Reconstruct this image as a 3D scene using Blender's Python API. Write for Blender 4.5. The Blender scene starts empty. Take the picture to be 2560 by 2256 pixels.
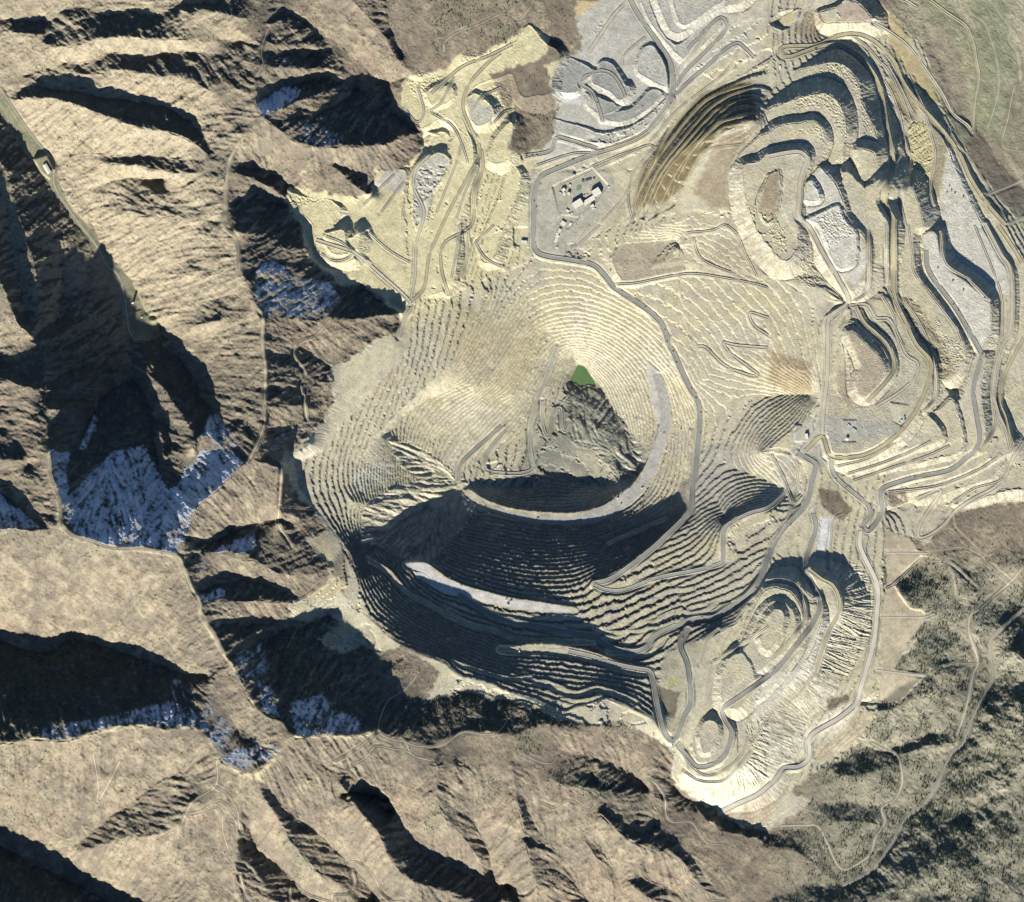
import bpy, math, random
import numpy as np
random.seed(7)
SC = bpy.context.scene
COL = SC.collection
M = 4.7                      # metres per map unit (map: x 0..2044 east, y 0..1801 south)
ZREF = 1300.0                # elevation of world z = 0
SUN_EL, SUN_AZ = 23.0, 197.0 # degrees; azimuth clockwise from north (+Y)

# ------------------------------------------------------------------ camera, sky, sun, exposure
cam_d = bpy.data.cameras.new('camera'); cam = bpy.data.objects.new('camera', cam_d); COL.objects.link(cam)
ALT = 200000.0
cam.location = (0, 0, ALT + 700)
cam_d.sensor_width = 36.0; cam_d.lens = 36.0 * ALT / (2044 * M)
cam_d.clip_start = 1000.0; cam_d.clip_end = 400000.0
SC.camera = cam
W = bpy.data.worlds.new("World"); SC.world = W; W.use_nodes = True
nt = W.node_tree; nt.nodes.clear()
sky = nt.nodes.new('ShaderNodeTexSky'); sky.sky_type = 'NISHITA'; sky.sun_disc = False
sky.sun_elevation = math.radians(SUN_EL); sky.sun_rotation = math.radians(SUN_AZ)
sky.altitude = 2200; sky.air_density = 1.0; sky.dust_density = 0.0; sky.ozone_density = 4.0
bg = nt.nodes.new('ShaderNodeBackground'); bg.inputs[1].default_value = 0.05
wo = nt.nodes.new('ShaderNodeOutputWorld')
nt.links.new(sky.outputs[0], bg.inputs[0]); nt.links.new(bg.outputs[0], wo.inputs[0])
sd = bpy.data.lights.new('sun', 'SUN'); sd.energy = 5.0; sd.angle = math.radians(0.5); sd.color = (1.0, 0.95, 0.86)
sun = bpy.data.objects.new('sun', sd); COL.objects.link(sun)
sun.rotation_euler = (math.radians(90 - SUN_EL), 0, math.radians(180 - SUN_AZ))
SC.cycles.diffuse_bounces = 1
SC.view_settings.view_transform = 'Standard'; SC.view_settings.look = 'None'
SC.view_settings.exposure = 1.55; SC.view_settings.gamma = 1.0; SC.view_settings.use_curve_mapping = False

# ------------------------------------------------------------------ helpers: tracing coordinates
def T(i, j, s):
    """points of survey sheet (i, j), four sheet units to one map unit"""
    v = [float(a) for a in s.replace(',', ' ').split()]
    return [(511 * i + v[k] / 4, 450.25 * j + v[k + 1] / 4) for k in range(0, len(v), 2)]
def P(s):
    v = [float(a) for a in s.replace(',', ' ').split()]
    return [(v[k], v[k + 1]) for k in range(0, len(v), 2)]
def resample(pts, step=1.0):
    p = np.array(pts, float); d = np.hypot(*np.diff(p, axis=0).T); s = np.concatenate([[0], np.cumsum(d)])
    n = max(2, int(s[-1] / step) + 1); t = np.linspace(0, s[-1], n)
    return np.stack([np.interp(t, s, p[:, 0]), np.interp(t, s, p[:, 1])], 1), t / s[-1]
def smooth_line(pts, sub=8):
    p = np.array(pts, float)
    if len(p) < 3: return p
    q = np.vstack([2 * p[0] - p[1], p, 2 * p[-1] - p[-2]]); out = []
    for k in range(1, len(q) - 2):
        a, b, c, d = q[k - 1], q[k], q[k + 1], q[k + 2]
        for t in np.linspace(0, 1, sub, endpoint=False):
            out.append(0.5 * (2 * b + (c - a) * t + (2 * a - 5 * b + 4 * c - d) * t * t + (3 * b - a - 3 * c + d) * t ** 3))
    out.append(p[-1]); return np.array(out)

# ------------------------------------------------------------------ coarse height solve
UX0, UY0, US = -170.0, -130.0, 3.0
UW, UH = 801, 731
fixed = np.full((UH, UW), np.nan)
def line(pts, z, prof=None):
    p, t = resample(pts, 1.0)
    z = np.atleast_1d(np.array(z, float))
    if len(z) == len(pts) and len(z) > 2:
        q = np.array(pts, float); s = np.concatenate([[0], np.cumsum(np.hypot(*np.diff(q, axis=0).T))]); s /= s[-1]
        zz = np.interp(t, s, z)
    else: zz = np.interp(t, np.linspace(0, 1, len(z)), z)
    if prof is not None: zz = zz + prof(t)
    i = np.round((p[:, 0] - UX0) / US).astype(int); j = np.round((p[:, 1] - UY0) / US).astype(int)
    ok = (i >= 0) & (i < UW) & (j >= 0) & (j < UH)
    fixed[j[ok], i[ok]] = zz[ok]
def band(valley, z0, z1, crest, relief):
    """a ravine line and the spur crest on its sunward side, both listed from low end to high end"""
    line(valley, [z0, z1])
    line(crest, [z0, z1], lambda t: relief * (0.45 + 0.75 * np.sin(np.pi * np.clip(t, 0, 1)) ** 0.7) * np.where(t > .85, (1 - t) / .15 * .7 + .3, 1))

exec_data = True
# --- west canyon (flat floor between two edges)
line(T(0,0,'-300,400 0,700 110,880 220,1040 340,1170 430,1300 480,1500 590,1690 700,1801') , [1610,1735])
line(T(0,0,'-300,600 0,890 100,1060 200,1220 300,1340 400,1490 520,1640 590,1801'), [1605,1730])
line(T(0,1,'740,0 830,200 920,300 1030,420 1100,540 1160,680 1260,760 1280,880'), [1735,1845])
line(T(0,1,'620,0 740,180 840,320 920,490 980,640 1010,740 1040,860 1060,930'), [1733,1845])
line(T(0,1,'1100,900 1200,905 1270,890'), [1846,1846])
# --- north-south ridge
line(P('540,-110 538,-40 536,30 536,60 526,88 523,112 526,130 513,155 511,200 523,235 500,262 487,275 470,300 457,330 453,388 450,450 476,500 480,540 497,570 511,612 526,640 523,690 530,740 529,800 529,850 511,900 508,920'),
     [2250,2300,2350,2370,2400,2430,2450,2470,2500,2530,2490,2460,2430,2410,2430,2460,2530,2560,2590,2620,2620,2610,2630,2650,2680,2715,2720])
band(T(0,0,'0,150 130,150 300,165 370,165 450,130'),1650,1740,T(0,0,'0,240 150,265 290,285 400,290'),60)
band(T(0,0,'300,140 500,90 600,65 700,90 850,115 1010,75 1150,115 1250,125 1400,80 1480,40 1700,45'),1690,2240,T(0,0,'310,330 470,380 620,375 760,310 950,295 1100,305 1250,325 1500,320 1800,335 1950,330'),150)
band(T(0,0,'1450,80 1700,180 1870,230 1960,290'),2230,2370,T(0,0,'1560,60 1750,100 1950,160'),35)
band(T(0,0,'200,600 300,560 450,510 600,500 740,490 800,445 900,415 1030,440 1200,450 1330,420 1550,415 1700,440 1850,500 1950,550 2000,590'),1680,2390,T(0,0,'380,540 500,560 600,585 750,590 950,550 1150,590 1300,615 1450,625 1600,690 1800,790 1900,820'),95)
band(T(0,0,'130,730 240,690 350,670 400,720 600,735 750,760 950,790 1050,800 1150,820 1300,840 1450,920 1560,1000 1620,1090 1700,1220'),1680,2330,T(0,0,'130,790 300,770 450,775 650,850 850,925 1000,990 1150,1030 1300,1045 1450,1090 1600,1175 1690,1260'),120)
band(T(0,0,'420,1180 540,1190 650,1210 800,1225 900,1250 1200,1250 1450,1270 1650,1290'),1740,2350,T(0,0,'560,1215 700,1275 850,1310 1100,1330 1200,1375 1400,1385 1700,1380'),75)
band(T(0,0,'560,1480 640,1490 740,1470 850,1390 950,1370'),1760,1960,T(0,0,'600,1500 760,1490 900,1430 1050,1410 1300,1440'),25)
band(T(0,0,'700,1680 800,1660 900,1620 1100,1630 1200,1610 1400,1670 1650,1720'),1770,2340,T(0,0,'800,1720 960,1710 1150,1735 1400,1745 1750,1770'),70)
band(T(0,1,'1060,400 1180,350 1300,365 1450,340 1560,290 1750,250'),1800,2420,T(0,1,'1130,420 1250,395 1400,415 1600,405 1800,390'),45)
band(T(0,1,'1180,710 1300,690 1400,600 1500,550 1650,480 1800,420'),1850,2430,T(0,1,'1200,760 1350,730 1500,650 1700,590 1900,560'),30)
band(T(0,1,'1290,840 1400,820 1570,800 1750,760'),1870,2450,T(0,1,'1320,870 1450,870 1600,860 1900,830'),25)
# --- upper valley behind the canyon and its ravines
line(T(0,1,'1045,930 1030,1000 1020,1070 1030,1190'), [1850,1890])
line(T(0,1,'1060,1000 1060,940 1200,925 1350,960 1450,1060 1520,1180 1600,1350 1700,1490 1850,1720'), [1870,1880,1900,1930,1980,2060,2180,2320,2560])
line(T(0,1,'1060,1110 1180,1180 1300,1290 1400,1430 1500,1570 1555,1700 1570,1801'), [1930,2060,2200,2320,2430,2500,2540])
line(T(0,1,'1040,1200 1090,1260 1160,1370 1220,1490 1240,1700 1260,1801')+T(0,2,'1300,250 1320,500 1310,650'), [1895,1930,2000,2080,2230,2300,2400,2560,2660])
line(T(0,1,'1000,1310 1060,1440 1090,1560 1120,1760')+T(0,2,'1150,150 1180,400 1180,600'), [1960,2120,2230,2330,2440,2580,2690])
line(T(0,1,'1230,1480 1320,1540 1350,1700')+T(0,2,'1340,0'), [2120,2210,2330,2360])
line(T(0,1,'1290,1640 1300,1801')+T(0,2,'1320,60'), [2330,2400,2420])
line(T(0,1,'1020,1210 980,1260 870,1300 780,1430 700,1560 620,1760')+T(0,2,'560,0 500,200'), [1895,1920,1960,2060,2170,2330,2400,2540])
line(T(0,1,'985,1310 1000,1450 960,1650 975,1801')+T(0,2,'990,200 1040,400 1120,600'), [1960,2100,2220,2310,2440,2570,2700])
line(T(0,2,'850,0 850,200 850,400 900,620'), [2300,2400,2520,2680])
line(T(0,2,'760,100 770,300 700,400 620,520'), [2370,2480,2560,2640])
line(T(0,1,'1570,1801 1640,1700 1700,1801')+T(0,2,'1600,200 1560,350 1480,600'), [2430,2480,2500,2560,2640,2720])
line(T(0,1,'1600,1801')+T(0,2,'1560,100 1520,300 1440,450 1350,650'), [2440,2460,2540,2620,2720])
# --- crest round the snow bowl
line(T(0,2,'1990,90 1920,120 1850,190 1760,300 1640,390 1580,450 1540,580 1490,680 1460,790 1420,830'), [2720,2760])
line(T(0,2,'400,0 410,180 470,330 495,400 500,580 600,680 750,720 850,760 1000,780 1200,775 1300,800 1420,830'), [2590,2620,2650,2670,2710,2740,2750,2760,2770,2775,2775,2780])
line(T(0,2,'-400,620 -150,640 0,630 100,605 220,622 350,637 490,602'), [2520,2700])
line(T(0,2,'1420,830 1480,960 1530,1080 1600,1190 1620,1300 1720,1460 1790,1600 1850,1700')+T(0,3,'1900,0 1980,150 2044,240')+T(1,3,'100,320 220,345 280,460 350,490'), [2780,2740,2720,2710,2700,2690,2690,2695,2700,2710,2720,2740,2755,2765,2770])
# west ridge
line(T(0,0,'-200,1100 0,1300 60,1400 100,1600 180,1801')+T(0,1,'230,200 270,320 300,600 310,850 330,980 360,1050 365,1270 340,1350 380,1500 400,1700')+T(0,2,'400,0'),
     [1770,1805,1825,1865,1910,1955,1990,2050,2115,2180,2230,2300,2350,2430,2520,2590])
line(T(0,1,'60,-300 80,0 95,200 150,400 180,600 190,800'), [1850,1880,1910,1960,2020,2120])
line(T(0,1,'-300,200 0,430 80,600 140,780 250,880'), [2200,2150,2180,2200,2220])
band(T(0,1,'-300,850 0,1010 100,1090 200,1200 330,1300'),1950,2360,T(0,1,'-300,1100 0,1215 150,1265 320,1320'),90)
band(T(0,1,'-300,1500 0,1630 70,1660 150,1740 200,1801'),2100,2400,T(0,2,'-300,-80 0,80 150,60 260,120'),110)
band(T(0,2,'-300,100 0,300 80,400 210,480 230,540'),2180,2480,T(0,2,'-300,500 -100,560 60,560 250,590'),120)
line(T(0,1,'-300,600 0,780'), [2150,2180])
# east facing spurs of the west ridge
line(T(0,1,'380,940 480,860 700,745 850,690 950,640'), [2150,2050,1925,1855,1803])
line(T(0,1,'380,1120 470,1050 560,1000 700,860 850,760 960,660'), [2240,2150,2080,1940,1860,1800])
line(T(0,1,'390,1180 500,1110 620,1000 720,940 850,880 1000,790'), [2230,2140,2050,1975,1905,1835])
line(T(0,1,'390,1260 500,1200 620,1130 720,1040 830,965 970,950'), [2260,2160,2080,2000,1935,1860])
line(T(0,1,'400,1310 560,1310 700,1230 860,1200 1000,1150'), [2340,2220,2120,2030,1885])
line(T(0,1,'350,1400 500,1400 640,1400 760,1420'), [2370,2270,2180,2100])
line(T(0,1,'400,1470 550,1450 740,1440'), [2480,2380,2220])
line(T(0,1,'500,400 480,560 440,800 380,900'), [1815,1865,1990,2130])
line(T(0,1,'560,60 520,200 460,440 340,700'), [1756,1800,1870,2060])
line(T(0,0,'100,1340 210,1240 200,1240 300,1400 420,1600 500,1700'), [1775,1695,1695,1706,1720,1733])
# --- south-west mountains
line(T(0,2,'-300,1400 0,1490 180,1590 380,1600 440,1560 540,1490 640,1480 800,1540 1000,1600 1200,1660 1400,1750 1660,1790'), [1900,1990,2040,2070,2080,2090,2110,2160,2230,2300,2390,2520])
line(T(0,3,'-500,560 0,545 280,490 530,515 700,450 860,420 1050,380 1200,390 1340,425 1500,405 1600,415 1700,520 1740,650 1800,690 1900,745 2044,765')+T(1,3,'60,710 200,610 290,500'), [2500,2540,2560,2590,2620,2640,2660,2670,2680,2690,2700,2710,2720,2725,2730,2740,2745,2755,2765])
line(T(0,3,'1690,0 1740,180 1870,360 1900,420 1960,450 2044,475')+T(1,3,'60,560 40,640'), [2640,2640,2650,2640,2640,2650,2670,2690])
line(T(0,3,'0,100 60,200 180,300 300,400'), [2300,2360,2440,2530])
line(T(0,3,'-300,1150 0,1340 200,1450 330,1530 560,1620 680,1680 830,1770 870,1801 1000,1950 1150,2200'), [2020,1990,1960,1940,1910,1890,1870,1860,1820,1790])
line(T(0,3,'-500,2100 0,2300 400,2500 700,2700'), [2640,2560,2500,2420])
line(T(0,3,'20,1500 100,1620 200,1801 300,2000'), [2120,2200,2280,2350])
band(T(0,3,'560,1400 750,1220 930,1080 1110,970 1290,810 1430,770 1600,760'),2060,2600,T(0,3,'620,1400 800,1345 1000,1290 1130,1270 1280,1250 1430,1200 1500,1080 1570,970 1720,880'),125)
line(T(0,3,'1720,880 1740,760 1740,650'), [2650,2700])
line(T(0,3,'1720,880 1800,880'), [2650,2650])
line(T(0,3,'2000,770 1950,950 1930,1150 1900,1450 1880,1660'), [2720,2640,2560,2450,2380])
band(T(1,3,'950,1801 900,1660 740,1480 600,1360 450,1210 300,1130 130,960 60,800'),1850,2680,T(1,3,'850,1801 760,1655 640,1640 480,1560 350,1400 260,1280 200,1150 60,950 0,790'),115)
band(T(1,3,'600,2000 450,1801 380,1720 290,1630 220,1530 110,1460 0,1390')+T(0,3,'2000,1200'),1860,2300,T(1,3,'420,1960 200,1801 100,1700 20,1600')+T(0,3,'1970,1500 1940,1300'),125)
band(T(1,3,'2044,1700 1800,1615 1600,1525 1450,1440 1270,1400 1210,1320 1150,1150 1110,1050 1050,950 900,830 620,680'),1830,2560,T(1,3,'2044,1900 1750,1790 1500,1695 1300,1655 1150,1560 1050,1400 990,1250 900,1150 760,960 680,850'),120)
band(T(1,3,'1880,1600 1860,1380 1780,1260 1720,1020 1650,830 1600,700'),1900,2480,T(1,3,'1840,1600 1740,1400 1620,1250 1480,1090 1440,940 1450,760'),95)
band(T(1,3,'700,930 900,900 1060,980'),2400,2180,T(1,3,'760,960 900,990 1080,1060'),30)
line(T(1,3,'1450,700 1300,1000 1300,1300'), [2500,2380,2200])
line(T(1,3,'2044,700')+T(2,3,'30,900 130,1400 200,1700'), [2420,2380,2250,2150])
line(T(1,3,'350,490 500,462 750,467 980,432 1100,500 1300,550 1450,545 1650,440 1800,450 1930,460')+T(2,3,'0,470 150,400 300,390 480,420 560,470'), [2770,2720,2640,2560,2500,2470,2450,2440,2430,2430,2420,2400,2380,2350,2330])
# slopes between that crest and the pit
line(T(1,2,'0,1535 130,1445 260,1400 390,1385 520,1330 600,1290 660,1300'), [2450,2380,2320,2280,2250,2225,2220])
line(T(1,2,'560,1540 640,1660 640,1780'), [2300,2340,2400])
line(T(1,2,'660,1640 740,1540 850,1500 900,1560'), [2290,2265,2255,2255])
line(T(1,2,'750,1801 900,1790 1050,1720 1180,1640'), [2370,2330,2310,2290])
line(T(1,3,'750,250 800,100 900,30'), [2480,2410,2350]); line(T(1,3,'880,200 860,60'), [2400,2350])
line(T(1,3,'1050,200 1150,160 1300,210 1500,170 1700,100 1850,170 2020,200'), [2370,2345,2330,2315,2300,2305,2300])
# west of the pit: spurs running to the rim
line(P('508,920 562,932 557,1012 560,1050 590,1000'), [2720,2640,2560,2500,2400])
line(T(1,2,'-200,620 0,575 180,545 260,570 390,660 500,780 600,890'), [2500,2440,2400,2370,2340,2310,2290])
line(T(1,2,'-500,820 -200,800 0,880 150,960 300,985 450,965 600,935'), [2640,2600,2540,2480,2420,2370,2320])
line(T(1,2,'-400,1010 -200,1000 0,1035 200,1100 330,1170 450,1150'), [2600,2500,2440,2390,2350,2320])
line(T(1,2,'-350,1180 -150,1170 0,1190 240,1210 300,1200'), [2660,2590,2540,2450,2390])
line(T(1,2,'-280,1370 -100,1380 60,1370 200,1380'), [2600,2500,2430,2370])
line(T(1,2,'-250,1560 -100,1500 60,1420 150,1430'), [2680,2600,2500,2400])
line(T(0,2,'1480,690 1700,720 1850,640 2044,570'), [2650,2530,2470,2440])
line(T(0,2,'1560,970 1700,900 1850,870 2044,870'), [2680,2610,2580,2560])
line(T(0,2,'1560,1120 1700,1070 1850,1040 2044,1030'), [2640,2560,2500,2450])
line(T(0,2,'1610,1190 1750,1190 1900,1200 2044,1190'), [2700,2640,2600,2560])
# --- ravines east of the north-south ridge
line(P('545,20 586,30 636,62 686,100 724,135 750,160 795,178 815,195 830,225 845,260'), [2330,2270,2200,2150,2100,2060,2010,1990,1960,1940])
line(T(1,0,'20,840 150,725 280,675 570,605 700,660 820,665'), [2420,2350,2290,2180,2110,2060])
line(T(1,0,'70,930 200,880 330,810 480,760 600,720 740,720'), [2510,2470,2410,2330,2250,2100])
line(T(1,0,'130,970 250,960 500,905 620,865 740,760 800,700'), [2480,2430,2300,2230,2110,2040])
line(T(1,0,'50,940 150,1010 300,1130 490,1190 720,1175 900,1180 1050,1145 1200,1085 1330,1045 1500,1100'), [2530,2500,2460,2420,2370,2320,2260,2190,2120,2080])
line(T(1,0,'100,200 250,160 350,180 480,300'), [2400,2330,2290,2210]); line(T(1,0,'80,330 200,380 400,370 550,400'), [2430,2390,2300,2210])
line(T(1,0,'60,450 200,420 400,430 600,390'), [2430,2360,2250,2160]); line(T(1,0,'70,540 300,550 500,560 700,520'), [2450,2390,2290,2120])
line(P('690,-100 700,0 760,60 800,130 840,160 880,190'), [2420,2380,2280,2180,2120,2060])
line(P('860,-100 850,-20 870,60 880,110'), [2300,2260,2190,2130])
line(P('770,-60 775,40 800,110'), [2300,2230,2140])
line(P('1022,-100 1040,0 1060,60 1090,120'), [2200,2150,2090,2060])
line(T(1,0,'0,1200 100,1290 200,1400 270,1500 300,1600'), [2380,2300,2230,2180,2150])
line(T(0,0,'1840,1300 2000,1320')+T(1,0,'0,1345 150,1400 230,1450 270,1520'), [2400,2330,2290,2230,2200,2170])
line(T(0,0,'1840,1400 2000,1410')+T(1,0,'0,1440 100,1490 260,1610'), [2420,2390,2370,2340,2230])
line(T(0,0,'1830,1600 2000,1600')+T(1,0,'0,1550 220,1630'), [2430,2330,2300,2210])
line(T(0,0,'1820,1700 2000,1680')+T(1,0,'0,1650 60,1670'), [2450,2400,2370,2330])
line(T(1,0,'0,1690 100,1680 250,1700 370,1780'), [2340,2300,2260,2220])
line(T(1,1,'-140,60 50,65 250,80 400,75'), [2560,2440,2320,2260])
line(T(1,0,'620,1300 800,1390 930,1460 960,1530'), [2260,2200,2150,2120]); line(T(1,0,'620,1340 800,1490 930,1560'), [2290,2260,2220])
line(T(1,1,'0,230 100,215 250,190 400,180 440,280 620,390 700,490 860,490 950,570 1150,650'), [2500,2450,2390,2330,2290,2230,2190,2150,2120,2090])
line(T(1,1,'0,650 60,720 210,740 430,768 600,755 820,745 1000,715 1160,705'), [2620,2590,2530,2440,2370,2310,2250,2200])
line(T(1,1,'80,1040 220,1040 340,960 460,1050 600,1110'), [2560,2480,2400,2330,2290])
line(T(1,1,'80,1180 250,1180 400,1200 550,1270'), [2590,2520,2430,2340])
line(T(1,1,'90,1310 300,1320 540,1360'), [2600,2480,2320]); line(T(1,1,'90,1420 300,1440 520,1480'), [2640,2540,2330])
line(T(1,1,'110,1640 300,1600 450,1530 550,1470'), [2540,2440,2350,2280]); line(T(1,1,'60,1700 100,1801')+T(1,2,'180,90 240,100'), [2660,2620,2560,2500])
line(T(1,1,'360,1801 450,1740')+T(1,2,'260,60'), [2450,2380,2440])
# --- pit rim and walls
line(P('1067,500 1100,519 1184,530 1227,575 1262,566 1364,545 1430,545 1497,550'), [1955,1958,1955,1945,1950,1975,1995,2030])
line(P('1497,550 1560,560 1640,575 1688,610 1650,650 1646,700 1641,750 1638,810 1633,863'), [2030,2050,2070,2085,2080,2070,2060,2045,2030])
line(P('1596,915 1628,925 1623,963 1608,1008 1558,1063 1533,1113'), [2025,2028,2030,2032,2045,2060])
line(P('1533,1113 1522,1163 1497,1200 1472,1245 1409,1275 1390,1330 1340,1460 1334,1471'), [2080,2110,2150,2170,2200,2220,2260,2270])
line(P('1334,1471 1297,1433 1247,1408 1209,1396 1152,1411 1122,1423 1072,1396 1022,1383 973,1361 920,1350 901,1338 886,1320 848,1310 811,1293 781,1273 773,1260 736,1233'), [2270,2285,2298,2306,2310,2312,2312,2312,2312,2312,2318,2322,2318,2310,2302,2294,2282])
line(P('736,1233 725,1200 712,1160 700,1110 680,1080 650,1040 625,1010 594,970 590,925'), [2285,2280,2275,2265,2262,2262,2265,2270,2285])
line(P('590,925 640,900 655,870 665,850 680,820 740,765 770,735 800,700 806,660 815,640 830,600 900,575 980,545 1040,528 1067,500'), [2285,2250,2240,2235,2225,2190,2170,2155,2140,2130,2125,2060,2000,1965,1955])
# outer haul road climbing round the east wall, then the south wall switchback
line(P('1227,575 1287,615 1327,660 1344,703 1377,775 1397,825 1392,900'), [1945,1925,1905,1885,1860,1845,1850])
line(P('1392,900 1382,975 1377,1025 1337,1063 1297,1100 1247,1138 1185,1165'), [1850,1880,1920,1955,1975,1990,2000])
line(P('1247,1178 1310,1155 1385,1140 1442,1125 1444,1088 1447,1050 1497,1025 1533,1015'), [2006,2020,2035,2045,2048,2050,2048,2045])
line(P('813,1125 853,1125 861,1138 886,1150 923,1170 973,1183 1022,1200 1080,1205 1150,1220'), [2020]*2)
line(P('836,1153 886,1183 936,1193 1011,1210 1090,1220'), [2022]*2)
line(P('736,1118 773,1138 811,1180 873,1213 911,1233 986,1255 1022,1275 1110,1280 1185,1281'), [2135,2115,2095,2080,2078,2078,2078,2078,2080])
line(P('916,1188 986,1230 1022,1240 1097,1255 1185,1270 1210,1290 1260,1300 1292,1290 1305,1270 1347,1250 1387,1235 1422,1233 1447,1218 1497,1183 1533,1138'), [2024,2040,2046,2054,2070,2092,2108,2118,2120,2120,2118,2115,2110,2100,2082])
line(P('1000,1297 1029,1300 1072,1295 1134,1300 1185,1312 1222,1327 1260,1337 1302,1337 1314,1360 1330,1420'), [2150,2153,2156,2157,2158,2164,2174,2184,2202,2220])
# ring bench above the pit bottom
for pts in ('960,1003 1022,1022 1072,1030 1134,1032 1172,1022 1210,1008 1240,985 1272,965 1290,938 1300,900 1318,850 1314,800 1300,738',
            '930,985 1000,1022 1072,1040 1134,1046 1185,1044 1220,1028 1260,1008 1290,975 1310,938 1325,900 1340,850 1338,800 1320,745'):
    line(P(pts), [1702,1702,1702,1702,1703,1706,1710,1714,1720,1727,1737,1747,1760])
line(P('1085,1085 1200,1075 1330,1030'), [1795,1790,1800])
line(P('905,962 930,985'), [1698,1700])
line(P('960,1020 935,1045 910,1075 885,1105 868,1125'), [1702,1765,1840,1925,2005])
line(P('905,975 880,1020 860,1060 835,1100 820,1118'), [1700,1750,1812,1900,2005])
line(P('770,870 800,905 850,930 895,945 905,962'), [2030,1920,1800,1720,1698])
line(P('700,1000 740,1010 800,1000 850,975 890,955'), [2200,2110,1930,1795,1715])
line(P('730,1110 760,1070 800,1040 850,1010'), [2160,2010,1860,1745])
# west wall contours
line(P('973,582 936,655 886,737 823,800 761,862 700,925'), [2020,2020,2040,2080,2120,2160])
line(P('1062,600 1050,640 1000,720 950,770 860,790 800,830 770,870'), [1880,1860,1855,1875,1905,1945,1990])
line(P('1092,662 1054,725 1022,787 986,800 948,835 886,868 861,880'), [1745,1740,1735,1745,1755,1785,1810])
line(P('1147,712 1129,750 1109,795 1085,830 1062,870 1030,880 1000,890 960,915 935,945'), [1530,1535,1545,1555,1570,1600,1620,1640,1680])
line(P('1155,727 1190,764 1183,768 1160,770 1137,764 1155,727'), [1480,1480]); line(P('1158,745 1170,758 1145,758'), [1472,1472])
line(P('1200,770 1215,800 1240,840 1262,880 1280,930 1262,965'), [1488,1500,1530,1570,1640,1662])
line(P('1150,830 1190,850 1215,880 1235,920 1250,960'), [1555,1570,1580,1590,1620])
line(P('1105,800 1150,800 1190,820'), [1545,1535,1545])
line(P('1075,930 1110,950 1160,965 1210,975'), [1546,1538,1546,1562]); line(P('950,965 1000,975 1060,975'), [1640,1590,1550])
line(P('960,930 1010,915 1060,935'), [1660,1610,1560]); line(P('1100,905 1130,885 1165,880'), [1560,1575,1580])
# east wall
line(P('1340,760 1380,850 1370,950 1340,1010'), [1790,1805,1795,1785])
line(P('1465,860 1490,810 1500,795 1560,788 1615,788'), [1890,1880,1880,1895,1950])
line(P('1520,905 1560,880 1600,855 1627,810'), [2010,2020,2025,2040])
line(P('1440,925 1480,940 1520,955 1560,975 1600,985'), [1890,1905,1930,1950,2000])
line(P('1430,1000 1450,1040'), [1930,1990]); line(P('1480,1100 1500,1060 1540,1040'), [2040,2030,2035])
line(P('1440,660 1500,640 1560,640'), [1960,1990,2020]); line(P('1400,760 1440,720 1500,700 1580,690 1620,690'), [1900,1940,1980,2020,2050])
line(P('1450,790 1480,740 1540,720 1600,740'), [1890,1930,1990,2030])
# --- plant platform and northern plateau
line(P('1060,500 1066,430 1075,360 1110,338 1200,310 1260,285 1290,265 1330,215 1342,180'), [1955,1965,1975,1980,1985,1990,1992,1998,2000])
line(P('1342,180 1340,130 1315,90 1280,40 1258,0 1240,-100'), [2000,2010,2020,2030,2040,2060])
line(P('1040,530 1045,480 1045,420 1050,340 1045,310'), [1965,1970,1985,2010,2020])
line(P('1110,130 1100,200 1110,250 1120,300'), [2030,2020,2010,2000]); line(P('1150,230 1200,240 1260,230 1300,200'), [2010]*2)
line(P('1120,500 1180,495 1200,460 1240,400 1270,350 1290,310 1340,250 1400,190 1460,160 1533,118'), [1950,1955,1960,1965,1970,1975,1980,1985,1988,1990])
line(P('1180,480 1260,440 1290,400 1340,330 1380,290 1440,258 1500,240'), [1960,1990,2020,2090,2130,2150,2160])
line(P('1290,540 1330,520 1380,470 1400,440 1450,440 1500,480 1520,530'), [1985,2000,2030,2060,2060,2060,2045])
line(P('1210,515 1260,470 1310,450 1360,440'), [1965,2000,2040,2060]); line(P('1240,530 1300,490 1350,480 1370,510'), [1962,1975,1985,1990])
line(P('1340,-100 1360,30 1360,60'), [2060,2050,2040]); line(P('1450,-60 1440,30 1400,100 1360,150'), [2060,2050,2020,2005])
line(P('1533,-60 1533,100 1545,160'), [2020,2005,2000]); line(P('1650,-80 1660,20 1750,45 1755,55'), [1950,1930,1900,1900])
# --- yellow dump country north-west of the pit
line(P('845,260 870,300 900,380 905,450 900,520'), [2000,2030,2070,2090,2090]); line(P('950,120 960,200 965,300 960,400 950,500'), [2120,2100,2080,2060,2040])
line(P('1050,100 1060,180 1080,215'), [2100,2060,1990]); line(P('1100,205 1080,240 1060,300'), [2000,2000,2010])
line(P('580,385 600,450 640,530 680,545 730,570 770,600 795,625 800,660'), [2250,2240,2220,2200,2170,2150,2130,2130])
line(P('700,430 760,340 800,340 830,330'), [2180,2150,2120,2090])
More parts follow.
